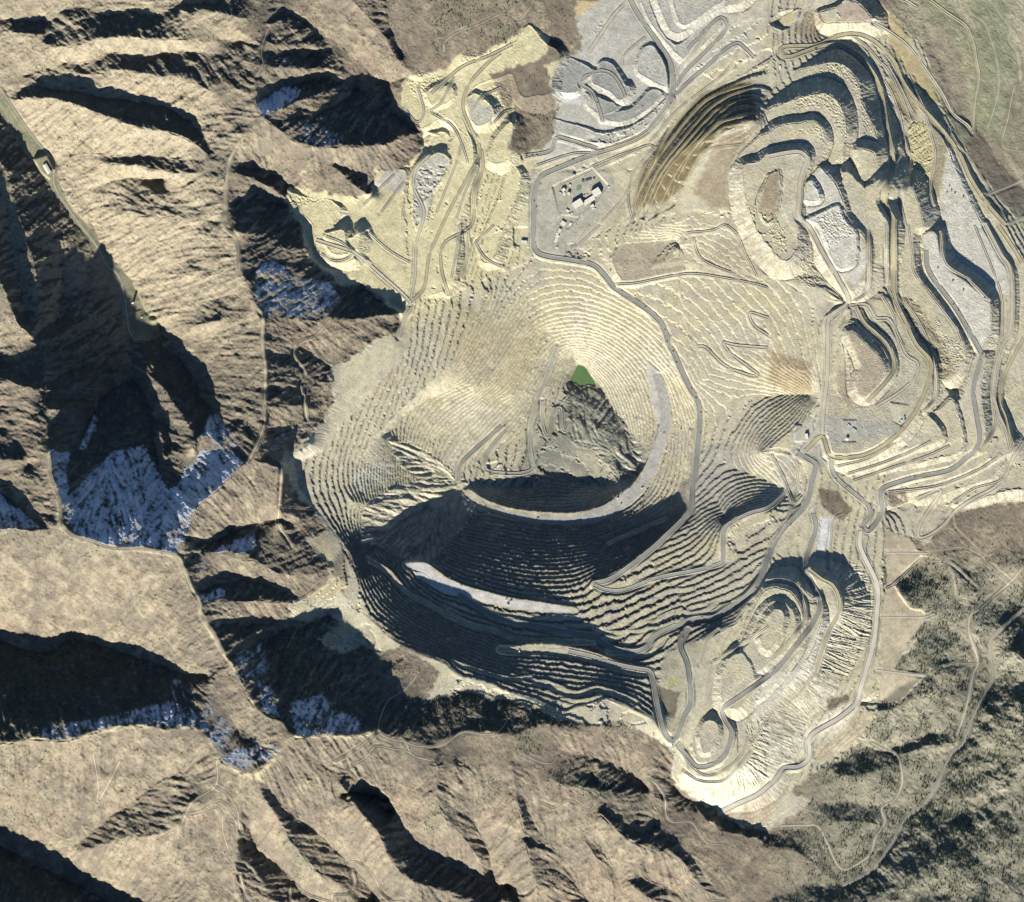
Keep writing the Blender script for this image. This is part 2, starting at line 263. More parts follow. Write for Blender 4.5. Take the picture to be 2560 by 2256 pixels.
# --- eastern dump country: lay of the land below the pads
line(P('1640,60 1760,50 1800,110 1850,180 1875,210 1900,260 1940,330 2000,400 2060,470'), [1860,1850,1828,1808,1803,1790,1772,1755,1740])
line(P('1720,-100 1740,0 1820,80 1880,180'), [1900,1880,1830,1800]); line(P('1830,-100 1850,60 1880,130 1930,230 1943,275'), [1830,1800,1790,1770,1760])
line(P('1850,45 1890,60 1930,120 1950,200 1945,260'), [1815,1808,1795,1780,1765]); line(P('1990,-100 2000,60 2020,160 2000,280'), [1790,1775,1760,1750])
line(P('2190,-100 2190,300 2190,600 2190,1000 2190,1300'), [1720,1712,1700,1690,1700]); line(P('2044,120 2044,300 2044,400'), [1745,1738,1735])
line(P('1650,620 1700,600 1780,600 1800,650 1850,720 1860,800'), [2060,2030,2010,1990,1960,1930])
line(P('1640,900 1700,910 1760,960 1765,1010'), [2020,1990,1950,1930]); line(P('1680,1000 1720,1040 1740,1060'), [1990,1950,1930])
line(P('1770,1020 1840,1000 1950,970 2044,960 2150,950'), [1870,1850,1830,1810,1790]); line(P('1860,1070 1920,1020 2044,990 2150,990'), [1840,1820,1800,1780])
line(P('1768,1050 1766,1150 1760,1250 1752,1350 1700,1450 1660,1490'), [1910,1905,1895,1890,1890,1890])
line(P('1850,1100 1840,1130 1800,1160 1850,1210 1870,1240 1810,1290 1800,1300'), [1850,1840,1850,1840,1830,1850,1850])
line(P('1815,1150 1850,1120 1890,1130 1915,1160 1900,1195'), [1860,1850,1830,1820,1810])
# creek valley on the south-east
line(P('2190,1080 2044,1180 1995,1240 1980,1280 1980,1340 1985,1355 1965,1400 1943,1433 1923,1486 1903,1500 1883,1546 1868,1576 1843,1611 1803,1638 1788,1670 1768,1696 1743,1736 1708,1758 1683,1768 1646,1766 1596,1768 1533,1796 1480,1830 1420,1900'),
     [1650,1680,1700,1710,1725,1730,1745,1755,1770,1775,1790,1800,1810,1825,1835,1845,1855,1865,1870,1880,1890,1910,1930,1960])
line(P('2030,1400 2060,1500 2000,1600 1960,1660 1880,1720 1800,1760 1740,1801'), [1950,2000,1960,1950,1950,1960,1980])
line(P('2190,1300 2190,1500 2100,1600 2190,1801 2050,1900 1900,1960 1700,1980 1500,1960'), [1950,2050,2060,2120,2120,2130,2140,2150])
line(P('2020,1300 2044,1320 2060,1350'), [1850,1880,1900]); line(P('1935,1560 1980,1530 2010,1520'), [1830,1880,1920]); line(P('1900,1640 1960,1610 2000,1570'), [1850,1900,1930])
line(P('1720,1402 1760,1400 1790,1375 1820,1360 1850,1340'), [1850,1850,1850,1840,1830]); line(P('1753,1420 1790,1415 1820,1395 1850,1385'), [1890,1890,1880,1860])
line(P('1673,1525 1700,1505 1735,1495 1760,1500'), [1830,1820,1815,1810]); line(P('1640,1530 1680,1550 1720,1550 1770,1530'), [1870,1875,1870,1850])
line(P('1780,1498 1833,1475 1870,1465 1910,1472'), [1800,1795,1790,1780]); line(P('1800,1505 1858,1490 1903,1488'), [1850,1840,1800])
line(P('1650,1606 1690,1602 1720,1606 1755,1612'), [1850,1840,1840,1835]); line(P('1660,1640 1700,1640 1750,1645'), [1890,1885,1870])
line(P('1533,1655 1580,1655 1628,1662 1640,1690 1665,1735'), [1890,1880,1880,1880,1870]); line(P('1545,1690 1590,1700 1620,1720'), [1930,1930,1910])
# south hills
line(P('1349,1465 1300,1480 1300,1540 1305,1590 1307,1650'), [2240,2230,2200,2160,2080]); line(P('1200,1440 1200,1500 1180,1560'), [2330,2280,2230])
line(T(2,3,'1280,880 1400,950 1500,990 1600,1040 1670,1120 1780,1180 2044,1250'), [2060,2000,1970,1950,1940,1930,1890])
line(T(2,3,'1480,1050 1650,1220 1800,1245 2000,1310'), [2060,2010,1990,1950])
band(T(2,3,'760,1900 700,1801 600,1720 520,1590 430,1480 280,1330 150,1150 120,1050 80,860'),1870,2350,T(2,3,'600,1801 520,1690 420,1590 260,1460 180,1340 30,1230 -20,1050 -30,860'),60)
band(T(2,3,'1080,890 950,785 780,692 600,640 480,590 370,590'),2070,2330,T(2,3,'1060,910 850,925 600,890 420,870 250,780'),75)
band(T(2,3,'1800,1880 1760,1801 1700,1690 1560,1655 1520,1570 1430,1440 1300,1340 1160,1240 1000,1240 900,1170 800,1110 620,1040'),1880,2270,T(2,3,'1700,1801 1560,1730 1480,1650 1380,1510 1240,1410 1120,1390 980,1330 850,1240 700,1085'),55)
band(T(2,3,'900,1900 890,1801 880,1620 800,1510 720,1380 620,1280'),1900,2180,T(2,3,'800,1801 760,1560 680,1450 590,1330'),25)
band(T(2,3,'1500,1900 1450,1801 1380,1730 1250,1690 1100,1640 960,1560'),1860,2100,T(2,3,'1300,1900 1200,1801 1080,1760 960,1660'),60)
line(T(2,3,'1080,790 1130,950 1140,1200'), [2200,2160,2060]); line(P('1022,1801 1100,1850 1180,1900'), [2040,2000,1980])
line(P('-150,1960 1500,1990'), [2500,2100])

def solve(fx):
    levels = [fx]
    while min(levels[-1].shape) > 24:
        a = levels[-1]; h, w = (a.shape[0] + 1) // 2, (a.shape[1] + 1) // 2
        b = np.full((h * 2, w * 2), np.nan); b[:a.shape[0], :a.shape[1]] = a
        b = b.reshape(h, 2, w, 2)
        cnt = np.sum(~np.isnan(b), axis=(1, 3)); sm = np.nansum(b, axis=(1, 3))
        levels.append(np.where(cnt > 0, sm / np.maximum(cnt, 1), np.nan))
    z = np.full(levels[-1].shape, np.nanmean(levels[-1]))
    for lv, f in enumerate(reversed(levels)):
        if lv > 0:
            h, w = f.shape; jj = np.clip(np.arange(h) / 2 - .25, 0, z.shape[0] - 1); ii = np.clip(np.arange(w) / 2 - .25, 0, z.shape[1] - 1)
            z = lerp2(z, jj, ii)
        m = ~np.isnan(f); z[m] = f[m]; fm = np.where(m, f, 0)
        par = (np.add.outer(np.arange(f.shape[0]), np.arange(f.shape[1])) % 2).astype(bool)
        n = 160 if lv < len(levels) - 2 else 90
        for _ in range(n):
            for c in (par, ~par):
                p = np.pad(z, 1, mode='edge')
                a = 0.25 * (p[:-2, 1:-1] + p[2:, 1:-1] + p[1:-1, :-2] + p[1:-1, 2:])
                u = c & ~m
                z[u] += 1.7 * (a[u] - z[u])
    return z
def lerp2(z, jj, ii):
    j0 = np.minimum(jj.astype(int), z.shape[0] - 2); i0 = np.minimum(ii.astype(int), z.shape[1] - 2)
    fj = (jj - j0)[:, None]; fi = (ii - i0)[None]
    a = z[np.ix_(j0, i0)]; b = z[np.ix_(j0, i0 + 1)]; c = z[np.ix_(j0 + 1, i0)]; d = z[np.ix_(j0 + 1, i0 + 1)]
    return (a * (1 - fi) + b * fi) * (1 - fj) + (c * (1 - fi) + d * fi) * fj
U = solve(fixed)
def blur(a, n=1):
    for _ in range(n):
        p = np.pad(a, 1, mode='edge'); a = (p[:-2, 1:-1] + 2 * p[1:-1, 1:-1] + p[2:, 1:-1]) / 4
        p = np.pad(a, 1, mode='edge'); a = (p[1:-1, :-2] + 2 * p[1:-1, 1:-1] + p[1:-1, 2:]) / 4
    return a
U = blur(U, 1)

# ------------------------------------------------------------------ final grid
def axis(segs):
    out = [segs[0][0]]
    for a, b, s in segs:
        n = max(1, int(round((b - a) / s))); out += list(np.linspace(a, b, n + 1)[1:])
    return np.array(out)
GX = axis([(-160, -16, 9), (-16, 560, 2.25), (560, 2060, 1.6), (2060, 2200, 9)])
GY = axis([(-120, -16, 9), (-16, 1440, 1.6), (1440, 1817, 2.1), (1817, 2040, 9)])
NX, NY = len(GX), len(GY)
XX, YY = np.meshgrid(GX, GY)
def wmat(g, x0, s, n):
    """cubic B-spline-like (Catmull-Rom) interpolation weights from a uniform grid to g"""
    Wm = np.zeros((len(g), n)); t = (g - x0) / s; k = np.floor(t).astype(int); f = t - k
    w = [(-f + 2 * f * f - f ** 3) / 2, (2 - 5 * f * f + 3 * f ** 3) / 2, (f + 4 * f * f - 3 * f ** 3) / 2, (-f * f + f ** 3) / 2]
    for q in range(4): np.add.at(Wm, (np.arange(len(g)), np.clip(k + q - 1, 0, n - 1)), w[q])
    return Wm
def up(a, x0, y0, s): return wmat(GY, y0, s, a.shape[0]) @ a @ wmat(GX, x0, s, a.shape[1]).T
def noise(s, seed, oct=1, gain=.5):
    out = 0; amp = 1; tot = 0
    for o in range(oct):
        r = np.random.RandomState(seed * 31 + o); nw, nh = int(2500 / s) + 6, int(2300 / s) + 6
        out = out + amp * up(r.randn(nh, nw), -180 - s * r.rand(), -140 - s * r.rand(), s); tot += amp * amp; amp *= gain; s = s / 1.93
        if s < 1.2: break
    return out / math.sqrt(tot)
Z = up(U, UX0, UY0, US)
def smoothstep(a, b, x): t = np.clip((x - a) / (b - a), 0, 1); return t * t * (3 - 2 * t)
def sdist(pts, pad, closed=True):
    """signed distance (inside < 0) of grid points to a polygon, within its padded box; returns slices and field"""
    p = np.array(pts, float)
    i0, i1 = np.searchsorted(GX, [p[:, 0].min() - pad, p[:, 0].max() + pad]); j0, j1 = np.searchsorted(GY, [p[:, 1].min() - pad, p[:, 1].max() + pad])
    i1 = max(i1, i0 + 1); j1 = max(j1, j0 + 1)
    x = XX[j0:j1, i0:i1]; y = YY[j0:j1, i0:i1]; d2 = np.full(x.shape, 1e18); ins = np.zeros(x.shape, bool); tt = np.zeros(x.shape)
    n = len(p); seg = range(n if closed else n - 1)
    L = np.concatenate([[0], np.cumsum(np.hypot(*np.diff(p, axis=0).T))])
    for k in seg:
        ax, ay = p[k]; bx, by = p[(k + 1) % n]; dx, dy = bx - ax, by - ay; l2 = dx * dx + dy * dy + 1e-9
        t = np.clip(((x - ax) * dx + (y - ay) * dy) / l2, 0, 1)
        q = (x - ax - t * dx) ** 2 + (y - ay - t * dy) ** 2
        u = q < d2; d2 = np.where(u, q, d2)
        if not closed: tt = np.where(u, (L[k] + t * math.sqrt(l2)) / L[-1], tt)
        if closed and ay != by:
            c = ((ay > y) != (by > y)) & (x < (bx - ax) * (y - ay) / (by - ay) + ax); ins ^= c
    d = np.sqrt(d2)
    if closed: d = np.where(ins, -d, d); return (slice(j0, j1), slice(i0, i1)), d
    return (slice(j0, j1), slice(i0, i1)), d, tt
N20 = noise(20, 1, 3); N8 = noise(8, 2, 2); N60 = noise(60, 3, 3); N200 = noise(200, 4, 3); N4 = noise(4, 5, 2); N2 = noise(2.0, 6, 1); N30b = noise(30, 7, 4, .6); N12b = noise(12, 8, 3, .6)

# region masks ---------------------------------------------------------------
def mask(polys, soft=4, wob=3.0):
    m = np.zeros(XX.shape)
    for p in polys:
        sl, d = sdist(p, soft + 3 * wob + 2)
        m[sl] = np.maximum(m[sl], 1 - smoothstep(-soft, soft, d + wob * .5 * (N8[sl] + .6 * N20[sl])))
    return m
MINE = [P('-1,-1 -1,-2 -2,-2')]
MINE = [P('1180,-130 1150,30 1160,100 1115,120 1085,130 1110,200 1105,260 1048,305 1010,300 1040,215 1000,190 980,150 1090,110 1095,70 1060,50 1000,90 950,115 915,110 890,138 850,150 820,150 800,180 802,212 820,235 845,260 840,305 790,345 750,340 740,385 700,395 650,385 580,378 568,400 600,450 618,520 650,545 680,572 725,570 760,600 790,620 802,650 790,670 750,680 700,720 662,730 660,760 668,790 650,830 640,850 600,890 572,905 560,920 600,1000 620,1010 645,1050 655,1060 608,1070 620,1095 650,1120 660,1140 650,1170 610,1190 575,1205 585,1235 610,1240 660,1225 680,1240 640,1275 650,1290 680,1305 720,1290 760,1300 800,1290 850,1320 880,1340 850,1400 900,1385 940,1375 980,1400 1010,1395 1060,1410 1120,1440 1200,1445 1240,1440 1290,1460 1345,1500 1340,1540 1350,1565 1380,1590 1430,1620 1480,1650 1530,1660 1560,1640 1600,1620 1618,1600 1580,1580 1620,1545 1660,1520 1725,1475 1750,1420 1756,1300 1762,1150 1768,1055 1850,1085 1900,1020 2060,1000 2250,980 2250,470 2060,470 2000,400 1935,320 1930,300 1880,210 1840,90 1740,-10 1720,-130')]
MM = mask(MINE, 4, 5)
WALL = [P('1040,530 1067,507 1100,522 1184,533 1222,580 1290,560 1364,548 1497,552 1560,560 1620,600 1630,650 1625,760 1622,860 1590,905 1520,900 1560,975 1610,985 1600,1010 1550,1060 1525,1113 1515,1163 1490,1200 1465,1240 1405,1270 1330,1300 1320,1330 1300,1430 1247,1405 1209,1394 1152,1408 1122,1420 1072,1394 1022,1381 973,1359 920,1348 886,1320 811,1290 781,1271 736,1231 700,1210 680,1170 690,1120 680,1080 650,1040 625,1010 596,970 600,925 650,895 690,840 760,760 815,700 830,620 880,600 960,560')]
PM = mask(WALL, 4, 1.5)

# mountain relief -------------------------------------------------------------
def grad(z):
    gy = np.gradient(z, axis=0) / np.gradient(GY)[:, None] / M; gx = np.gradient(z, axis=1) / np.gradient(GX)[None] / M
    return gx, gy
def lic(zu, seed, s0, L, scale=2.0):
    """noise drawn out along the fall line, on a uniform grid of 2 map units"""
    g = np.gradient(blur(zu, 2)); n = np.hypot(g[0], g[1]) + 1e-6; vy, vx = g[0] / n, g[1] / n
    H, Wd = zu.shape; r = np.random.RandomState(seed)
    a = r.randn(H, Wd)
    for _ in range(s0): a = blur(a)
    a /= a.std(); acc = a.copy()
    for sg in (1, -1):
        py, px = np.mgrid[0:H, 0:Wd].astype(np.float32)
        for k in range(L):
            iy = np.clip(py.astype(int), 0, H - 1); ix = np.clip(px.astype(int), 0, Wd - 1)
            py = py + sg * vy[iy, ix]; px = px + sg * vx[iy, ix]
            iy = np.clip((py + .5).astype(int), 0, H - 1); ix = np.clip((px + .5).astype(int), 0, Wd - 1)
            acc += a[iy, ix] * (1 - k / L)
    return acc / acc.std()
LU = wmat(np.arange(-170, 2220, 2.0), GX[0], 1, 2) if False else None
ux = np.arange(-170, 2220, 2.0); uy = np.arange(-130, 2050, 2.0)
def toU(a):  # resample final grid field to the uniform 2-unit grid
    jj = np.interp(uy, GY, np.arange(NY)); ii = np.interp(ux, GX, np.arange(NX)); return lerp2(a, jj, ii)
Zb = Z.copy()
G1 = up(lic(toU(Zb), 11, 3, 14), -170, -130, 2.0)
G2 = up(lic(toU(Zb), 12, 1, 9), -170, -130, 2.0)
G3 = up(lic(toU(Zb), 13, 9, 16), -170, -130, 2.0)
gx, gy = grad(Zb); SL = np.hypot(gx, gy)
sl = smoothstep(.08, .5, SL)
MT = 1 - MM
FLOOR = mask([T(0,0,'-300,450 0,690 110,880 220,1040 340,1170 430,1300 480,1500 590,1690 700,1801')+T(0,1,'830,200 920,300 1030,420 1100,540 1160,680 1260,760 1280,880 1200,915 1060,930 1040,860 1010,740 980,640 920,490 840,320 740,180 620,0')+T(0,0,'520,1640 400,1490 300,1340 200,1220 100,1060 0,890 -300,600')], 3, .5)
REC = mask([T(3,2,'940,620 1000,590 1080,620 1200,780 1240,800 1230,850 1100,970 1010,1060 1060,1160 1140,1260 1250,1270 1250,1370 1180,1450 1110,1530 1200,1500 1170,1580 1080,1620 1020,1740 1250,1801 1050,2010 900,2010 870,1801 900,1350 940,1060')], 3, 1)
NF = (1 - FLOOR) * (1 - REC)
Z += MT * NF * (sl * ((2.6 + 2.4 * smoothstep(1380, 1550, YY)) * G1 + 1.3 * G2 + 2.6 * G3) * (1 - .6 * smoothstep(1500, 1700, XX)) + 6 * N30b * (0.4 + sl) + 1.0 * N4 * (0.4 + sl) + .5 * N2)
SE = smoothstep(1650, 1800, XX) * smoothstep(1000, 1150, YY) * MT * NF
Z += SE * (14 * noise(60, 77, 3, .4) + 2 * N12b)

# ------------------------------------------------------------------ pads (dumped fill) and cuts
PADS = []
FACE = 0 * XX                # where a dumped face has replaced the older ground
FLATM = 0 * XX
def pad(pts, z, slope=30, grade=(0, 0), reach=70, berm=2.5, sub=4):
    p = smooth_line(list(pts) + [pts[0]], sub)[:-1]
    sl, d = sdist(p, reach); x, y = XX[sl], YY[sl]
    cx, cy = p.mean(0); zt = z + grade[0] * (x - cx) + grade[1] * (y - cy)
    dd = d + .5 * N8[sl] + .25 * N4[sl]
    f = zt - np.maximum(dd, 0) * M * math.tan(math.radians(slope)) + berm * np.exp(-((dd + 1.2) / 1.0) ** 2) + .25 * N2[sl] + .4 * N12b[sl]
    up_ = f > Z[sl]
    ins = smoothstep(1.5, -1.5, dd)
    new = np.maximum(Z[sl], f)
    FACE[sl] = np.where(dd < 0, 0, np.where(up_, 1, FACE[sl])); FLATM[sl] = np.where(dd < 0, 1, np.where(up_, 0, FLATM[sl]))
    Z[sl] = new
def cut(pts, z, slope=38, grade=(0, 0), reach=60):
    p = smooth_line(list(pts) + [pts[0]], 4)[:-1]
    sl, d = sdist(p, reach); x, y = XX[sl], YY[sl]; cx, cy = p.mean(0); zt = z + grade[0] * (x - cx) + grade[1] * (y - cy)
    dd = d + .5 * N8[sl]
    f = zt + np.maximum(dd, 0) * M * math.tan(math.radians(slope)) + .3 * N2[sl]
    Z[sl] = np.minimum(Z[sl], f)

# eastern piles, outermost first
pad(T(3,0,'250,400 450,330 650,272 780,292 900,370 1010,500 1080,650 1150,760 1240,870 1340,980 1440,1100 1540,1250 1620,1430 1760,1640 1900,1801')+T(3,1,'2044,260 2300,600 2400,1400 2100,1801')+T(3,2,'1800,100 1200,250 600,300')+P('1640,800 1560,300 1540,120'), 1848, 15, (-.06, .03))
pad(T(3,0,'1400,1100 1440,1180 1520,1380 1600,1560 1720,1801')+T(3,1,'1860,230 1950,400 1940,800 1850,1020 1800,1300 1830,1480 1900,1650 1950,1801 1500,1900 700,1801 300,900')+P('1650,500 1700,200 1760,150 1830,200'), 1885, 24, (-.1, .09))
pad(T(3,0,'130,440 280,400 400,380 550,352 650,400 760,480 860,620 915,780 945,980 985,1180 1000,1350 950,1480 930,1600 1000,1750')+T(3,1,'1020,0 1030,570 1110,780 1190,950 1310,1090 1290,1250 1190,1480 1070,1640 900,1750 500,1800 450,900')+P('1640,560 1560,400 1540,150'), 1948, 30, (0, .26))
pad(T(3,0,'80,640 150,580 250,550 350,530 480,498 600,518 680,590 730,680 750,800 790,900 860,1050 900,1200 900,1300 850,1440 770,1490 600,1500')+P('1640,450 1560,400 1480,300 1500,220'), 1998, 30, (0,.22))
pad(T(3,0,'0,865 150,815 250,780 400,745 500,762 570,830 610,930 632,1050 620,1110 580,1240 500,1350')+P('1630,420 1560,420 1450,330 1450,270'), 2065, 30)
pad(T(3,0,'-60,1080 0,1060 100,1000 250,980 360,970 430,1020 460,1090 450,1160 400,1300')+P('1590,460 1530,460 1470,330'), 2108, 30)
pad(T(3,0,'-80,1290 0,1240 150,1210 270,1205 320,1240 290,1350 250,1500 240,1740')+P('1590,500 1560,520 1500,440 1480,340'), 2150, 30)
pad(T(3,0,'0,1400 60,1370 100,1380 90,1600 40,1760 -30,1780 -80,1600'), 2160, 30)
# grey pad, white pad
pad(T(3,0,'280,1560 300,1480 350,1400 400,1330 450,1370 530,1450 590,1580 620,1700 690,1801')+T(3,1,'790,120 800,300 760,420 700,500 640,520 500,330 380,50'), 2112, 30)
pad(T(3,0,'290,1600 290,1500 310,1455 350,1450 400,1530 410,1590 360,1610'), 2138, 30)
pad(T(3,0,'300,1760 420,1700 530,1650 570,1660 600,1740 650,1801')+T(3,1,'700,60 705,230 680,310 620,345 560,340 500,270 480,190 400,0'), 2128, 30)
pad(T(3,0,'720,1200 760,1190 840,1210 855,1260 820,1360 760,1460 740,1380'), 2060, 30)
pad(T(3,0,'770,1500 830,1470 900,1440 930,1500 860,1600 900,1700 960,1801')+T(3,1,'930,200 800,300 640,60')+T(3,0,'600,1380'), 2080, 33)
# ridge roads stepping down to the east
pad(T(3,0,'1080,1520 1150,1500 1200,1620 1240,1801')+T(3,1,'1160,60 1180,370 1350,590 1480,800 1560,940 1575,1060 1500,1200 1400,1240 1300,1100 1150,850 1060,500 1080,0'), 1975, 30)
pad(T(3,1,'1245,70 1290,45 1340,70 1380,200 1450,340 1600,450 1750,580 1785,720 1770,880 1715,1000 1680,1000 1600,850 1480,640 1290,380 1250,200'), 1950, 32)
pad(T(3,1,'1240,1801 1230,1500 1300,1340 1400,1300 1480,1390 1560,1360 1640,1080 1700,1020 1740,1060 1700,1300 1720,1500 1740,1700 1650,1801'), 1950, 32)
# centre pile with its spiral road
pad(T(3,1,'560,800 600,700 680,640 740,660 790,780 880,870 970,960 1030,1130 950,1250 820,1420 700,1430 600,1380 545,1300 540,1100'), 2040, 32)
pad(T(3,1,'590,850 620,790 680,770 760,850 850,930 930,1010 980,1130 900,1230 800,1380 720,1390 660,1300 650,1100'), 2062, 32)
pad(T(3,1,'628,880 640,850 680,850 780,940 880,1040 930,1130 920,1220 820,1350 760,1372 712,1310 715,1200 740,1130 670,950'), 2095, 30)
pad(T(3,1,'830,780 900,745 950,780 1010,860 1060,960 1150,1060 1190,1110 1185,1210 1090,1310 1000,1390 900,1450 750,1480 620,1460 540,1370 800,1200 990,1140 940,980 830,860'), 2015, 35)
# terraces facing south-east
for k, (s, z) in enumerate([('1400,1300 1480,1390 1600,1801', 1950)]): pass
pad(T(3,1,'480,1600 720,1700 1060,1640 1240,1500 1390,1650 1330,1740 1060,1801')+T(3,2,'700,60 540,60 450,0'), 1995, 30)
pad(T(3,1,'1390,1440 1480,1390 1560,1640 1540,1801')+T(3,2,'1300,70 1000,130 640,190 560,70 800,20'), 1968, 30)
pad(T(3,2,'560,100 1000,10')+T(3,1,'1500,1780 1640,1500 1720,1690')+T(3,2,'1600,0 1450,110 1180,190 920,260 690,250 600,180'), 1940, 30)
pad(T(3,2,'700,260 930,290 1170,225 1450,165 1620,60 1700,-60 1830,-100 1760,60 1650,150 1400,230 1150,330 950,330'), 1912, 30)
pad(T(3,2,'1150,330 1400,240 1650,160 1780,50 1850,-60 1960,-40 1900,80 1790,210 1650,260 1450,330 1200,390'), 1885, 30)
pad(T(3,2,'1500,420 1650,280 1800,220 1950,40 2044,-40 2300,-60 2300,300 2000,310 1880,330 1760,360 1550,430'), 1862, 33)
# south-eastern piles
pad(P('1380,1380 1400,1290 1440,1250 1500,1210 1540,1160 1590,1170 1625,1195 1640,1230 1625,1290 1590,1350 1550,1400 1520,1470 1490,1530 1440,1540 1400,1530 1365,1500 1345,1450'), 2140, 30, (0, .08), 90)
pad(T(3,2,'330,960 420,1010 500,1060 560,1180 560,1280 470,1450 400,1650 360,1801')+T(3,3,'250,150 50,270 -100,400 -150,300 0,-50')+T(3,2,'150,1450 300,1250 400,1150'), 2085, 30, (0,-.04), 110)
pad(P('1440,1370 1470,1300 1500,1220 1530,1175 1575,1180 1600,1215 1605,1260 1585,1310 1540,1370 1500,1400'), 2170, 30)
pad(P('1475,1320 1500,1260 1520,1220 1545,1200 1575,1210 1588,1240 1580,1285 1540,1320 1500,1345'), 2200, 30)
pad(P('1440,1345 1460,1310 1485,1308 1505,1345 1500,1380 1470,1415 1440,1400'), 2212, 30)
pad(P('1530,1230 1550,1215 1565,1230 1555,1270 1530,1300 1515,1270'), 2235, 33)
# spiral
pad(T(2,3,'1380,660 1330,560 1380,420 1500,330 1620,300 1700,330 1770,420 1800,560 1760,680 1660,760 1500,800 1420,780'), 2155, 34, reach=90)
pad(T(2,3,'1440,560 1450,440 1520,350 1620,330 1740,380 1760,480 1720,600 1650,690 1540,710 1480,690'), 2178, 32)
pad(T(2,3,'1490,480 1530,370 1590,345 1640,380 1650,460 1620,540 1570,600 1520,600'), 2205, 33)
# northern yellow dumps
pad(T(1,0,'1140,715 1210,600 1310,560 1430,570 1470,620 1540,560 1700,470 1850,450 1900,330 2044,360')+T(2,0,'130,200 250,330 380,430 330,600 310,740 200,770 70,770 0,600')+T(1,0,'1960,620 1750,700 1650,900 1700,1100 1500,950 1340,1030 1200,960 1150,850'), 2110, 32)
pad(T(1,0,'1640,430 1760,400 1840,440 1750,480 1640,500'), 2125, 32)
pad(T(1,0,'1680,780 1760,750 1880,850 1890,950 1780,1010 1700,940'), 2125, 30)
pad(T(1,0,'1360,740 1440,690 1570,700 1560,800 1460,850 1380,820'), 2132, 30)
pad(T(1,0,'1370,1150 1400,1080 1480,1050 1550,1090 1570,1180 1540,1260 1400,1240'), 2085, 30)
pad(T(1,0,'1260,1440 1300,1320 1400,1240 1480,1225 1550,1280 1500,1420 1400,1560 1350,1801 1260,1801'), 2125, 30)
pad(T(1,0,'940,1480 1060,1345 1150,1350 1200,1400 1170,1650 1150,1801 1080,1780 900,1660'), 2130, 30)
pad(T(1,0,'260,1530 420,1580 580,1590 650,1640 670,1680 620,1801')+T(1,1,'740,100 830,60 800,230 760,290 620,300 500,230 460,130 450,0')+T(1,0,'350,1700 250,1640'), 2235, 30)
pad(T(1,1,'560,60 700,40 720,150 760,210 660,240 580,200'), 2250, 33)
# long dumps running down to the pit
pad(T(1,0,'1900,1120 1960,1040 2044,980 2044,1180 1990,1300 1850,1290')+P(''), 2100, 30)
pad(P('880,340 925,240 945,300 940,380 915,450 905,560 860,590 830,590 850,480 860,400'), 2110, 32)
pad(P('1018,320 1000,380 985,420 965,470 960,520 985,520 1000,470 1030,400 1040,350'), 2050, 32)
# reclaimed slide and hummocks near the road
pad(T(2,1,'830,200 930,130 1100,110 1250,170 1350,280 1370,375 1200,400 1050,440 900,455 860,420 800,300'), 1985, 30)
# grey stockpile area in the north
pad(T(2,0,'680,560 720,490 800,510 850,580 900,670 940,700 920,770 850,800 790,740 640,660'), 2048, 30)
pad(T(2,0,'1000,500 1050,380 1130,370 1200,470 1240,600 1220,690 1100,640 1010,580'), 2040, 30)
pad(T(2,0,'380,480 470,460 640,560 560,640 500,740 310,720 330,590'), 2050, 30)
pad(T(2,0,'590,740 850,850 720,920 640,880 590,820'), 2035, 32)
pad(T(2,0,'1280,0 1330,180 1420,190 1600,60 1700,0 1700,-200 1280,-200'), 2095, 30)
pad(T(2,0,'1150,0 1250,230 1320,270 1400,240 1640,80 1850,0 1850,-200 1100,-200'), 2075, 30)
pad(T(2,0,'1100,30 1180,230 1290,350 1370,330 1520,200 1650,150 1700,180 1560,330 1400,460 1330,450 1150,250 1060,100 1030,0 1060,-100'), 2045, 32)
pad(T(2,0,'340,950 560,1010 700,1060 900,1030 1080,930 1240,770 1260,800 1060,1030 900,1110 740,1150 420,1100 350,1080'), 2016, 32)
pad(T(2,0,'660,880 740,960 900,970 1010,920 1200,760 1100,720 960,860 760,900'), 2030, 32)
cut(T(2,0,'1480,560 1650,640 1900,470 2044,400 2044,470 1700,650 1520,730 1300,960 1240,1030 1150,1180 1060,1200 1200,1000'), 1985, 40)
# yellow works in the top right
pad(T(3,0,'400,100 560,50 700,10 830,150 760,180 560,180 450,180'), 1955, 32)
cut(T(3,0,'60,180 120,120 230,80 260,110 200,200 120,220'), 1960, 40)

# ------------------------------------------------------------------ benches of the pit
def terrace(m, h, zoff=0, jit=2.0, steep=1.15):
    """step the ground: level benches h metres apart with steep faces between them"""
    global Z, TOE
    g0 = grad(blur(Z, 3)); sl0 = np.hypot(*g0)
    flat = 1 - np.clip(sl0 / steep, .18, .8)
    zz = Z + jit * (N12b * .7 + N4 * .5)
    q = (zz - zoff) / h; k = np.floor(q); f = q - k
    s = np.where(f < flat, f / flat * .06, .06 + (f - flat) / (1 - flat) * .94)
    t = (k + s) * h + zoff
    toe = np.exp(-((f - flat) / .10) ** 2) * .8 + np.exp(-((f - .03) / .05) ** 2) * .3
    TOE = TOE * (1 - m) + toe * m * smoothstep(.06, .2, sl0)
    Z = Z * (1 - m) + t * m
TOE = 0 * XX
SLIDE = mask([P('770,868 800,880 850,900 900,940 925,955 960,1000 930,1045 880,1100 860,1125 815,1122 760,1090 720,1080 725,1020 760,985 840,955 800,930'),
              P('1150,772 1180,768 1210,800 1250,850 1275,890 1285,930 1262,970 1240,975 1190,900 1150,890 1110,850 1115,800'),
              T(2,1,'830,200 930,130 1100,110 1250,170 1350,280 1400,350 1370,375 1200,400 1050,440 900,455 860,420 800,300')], 3, 2)
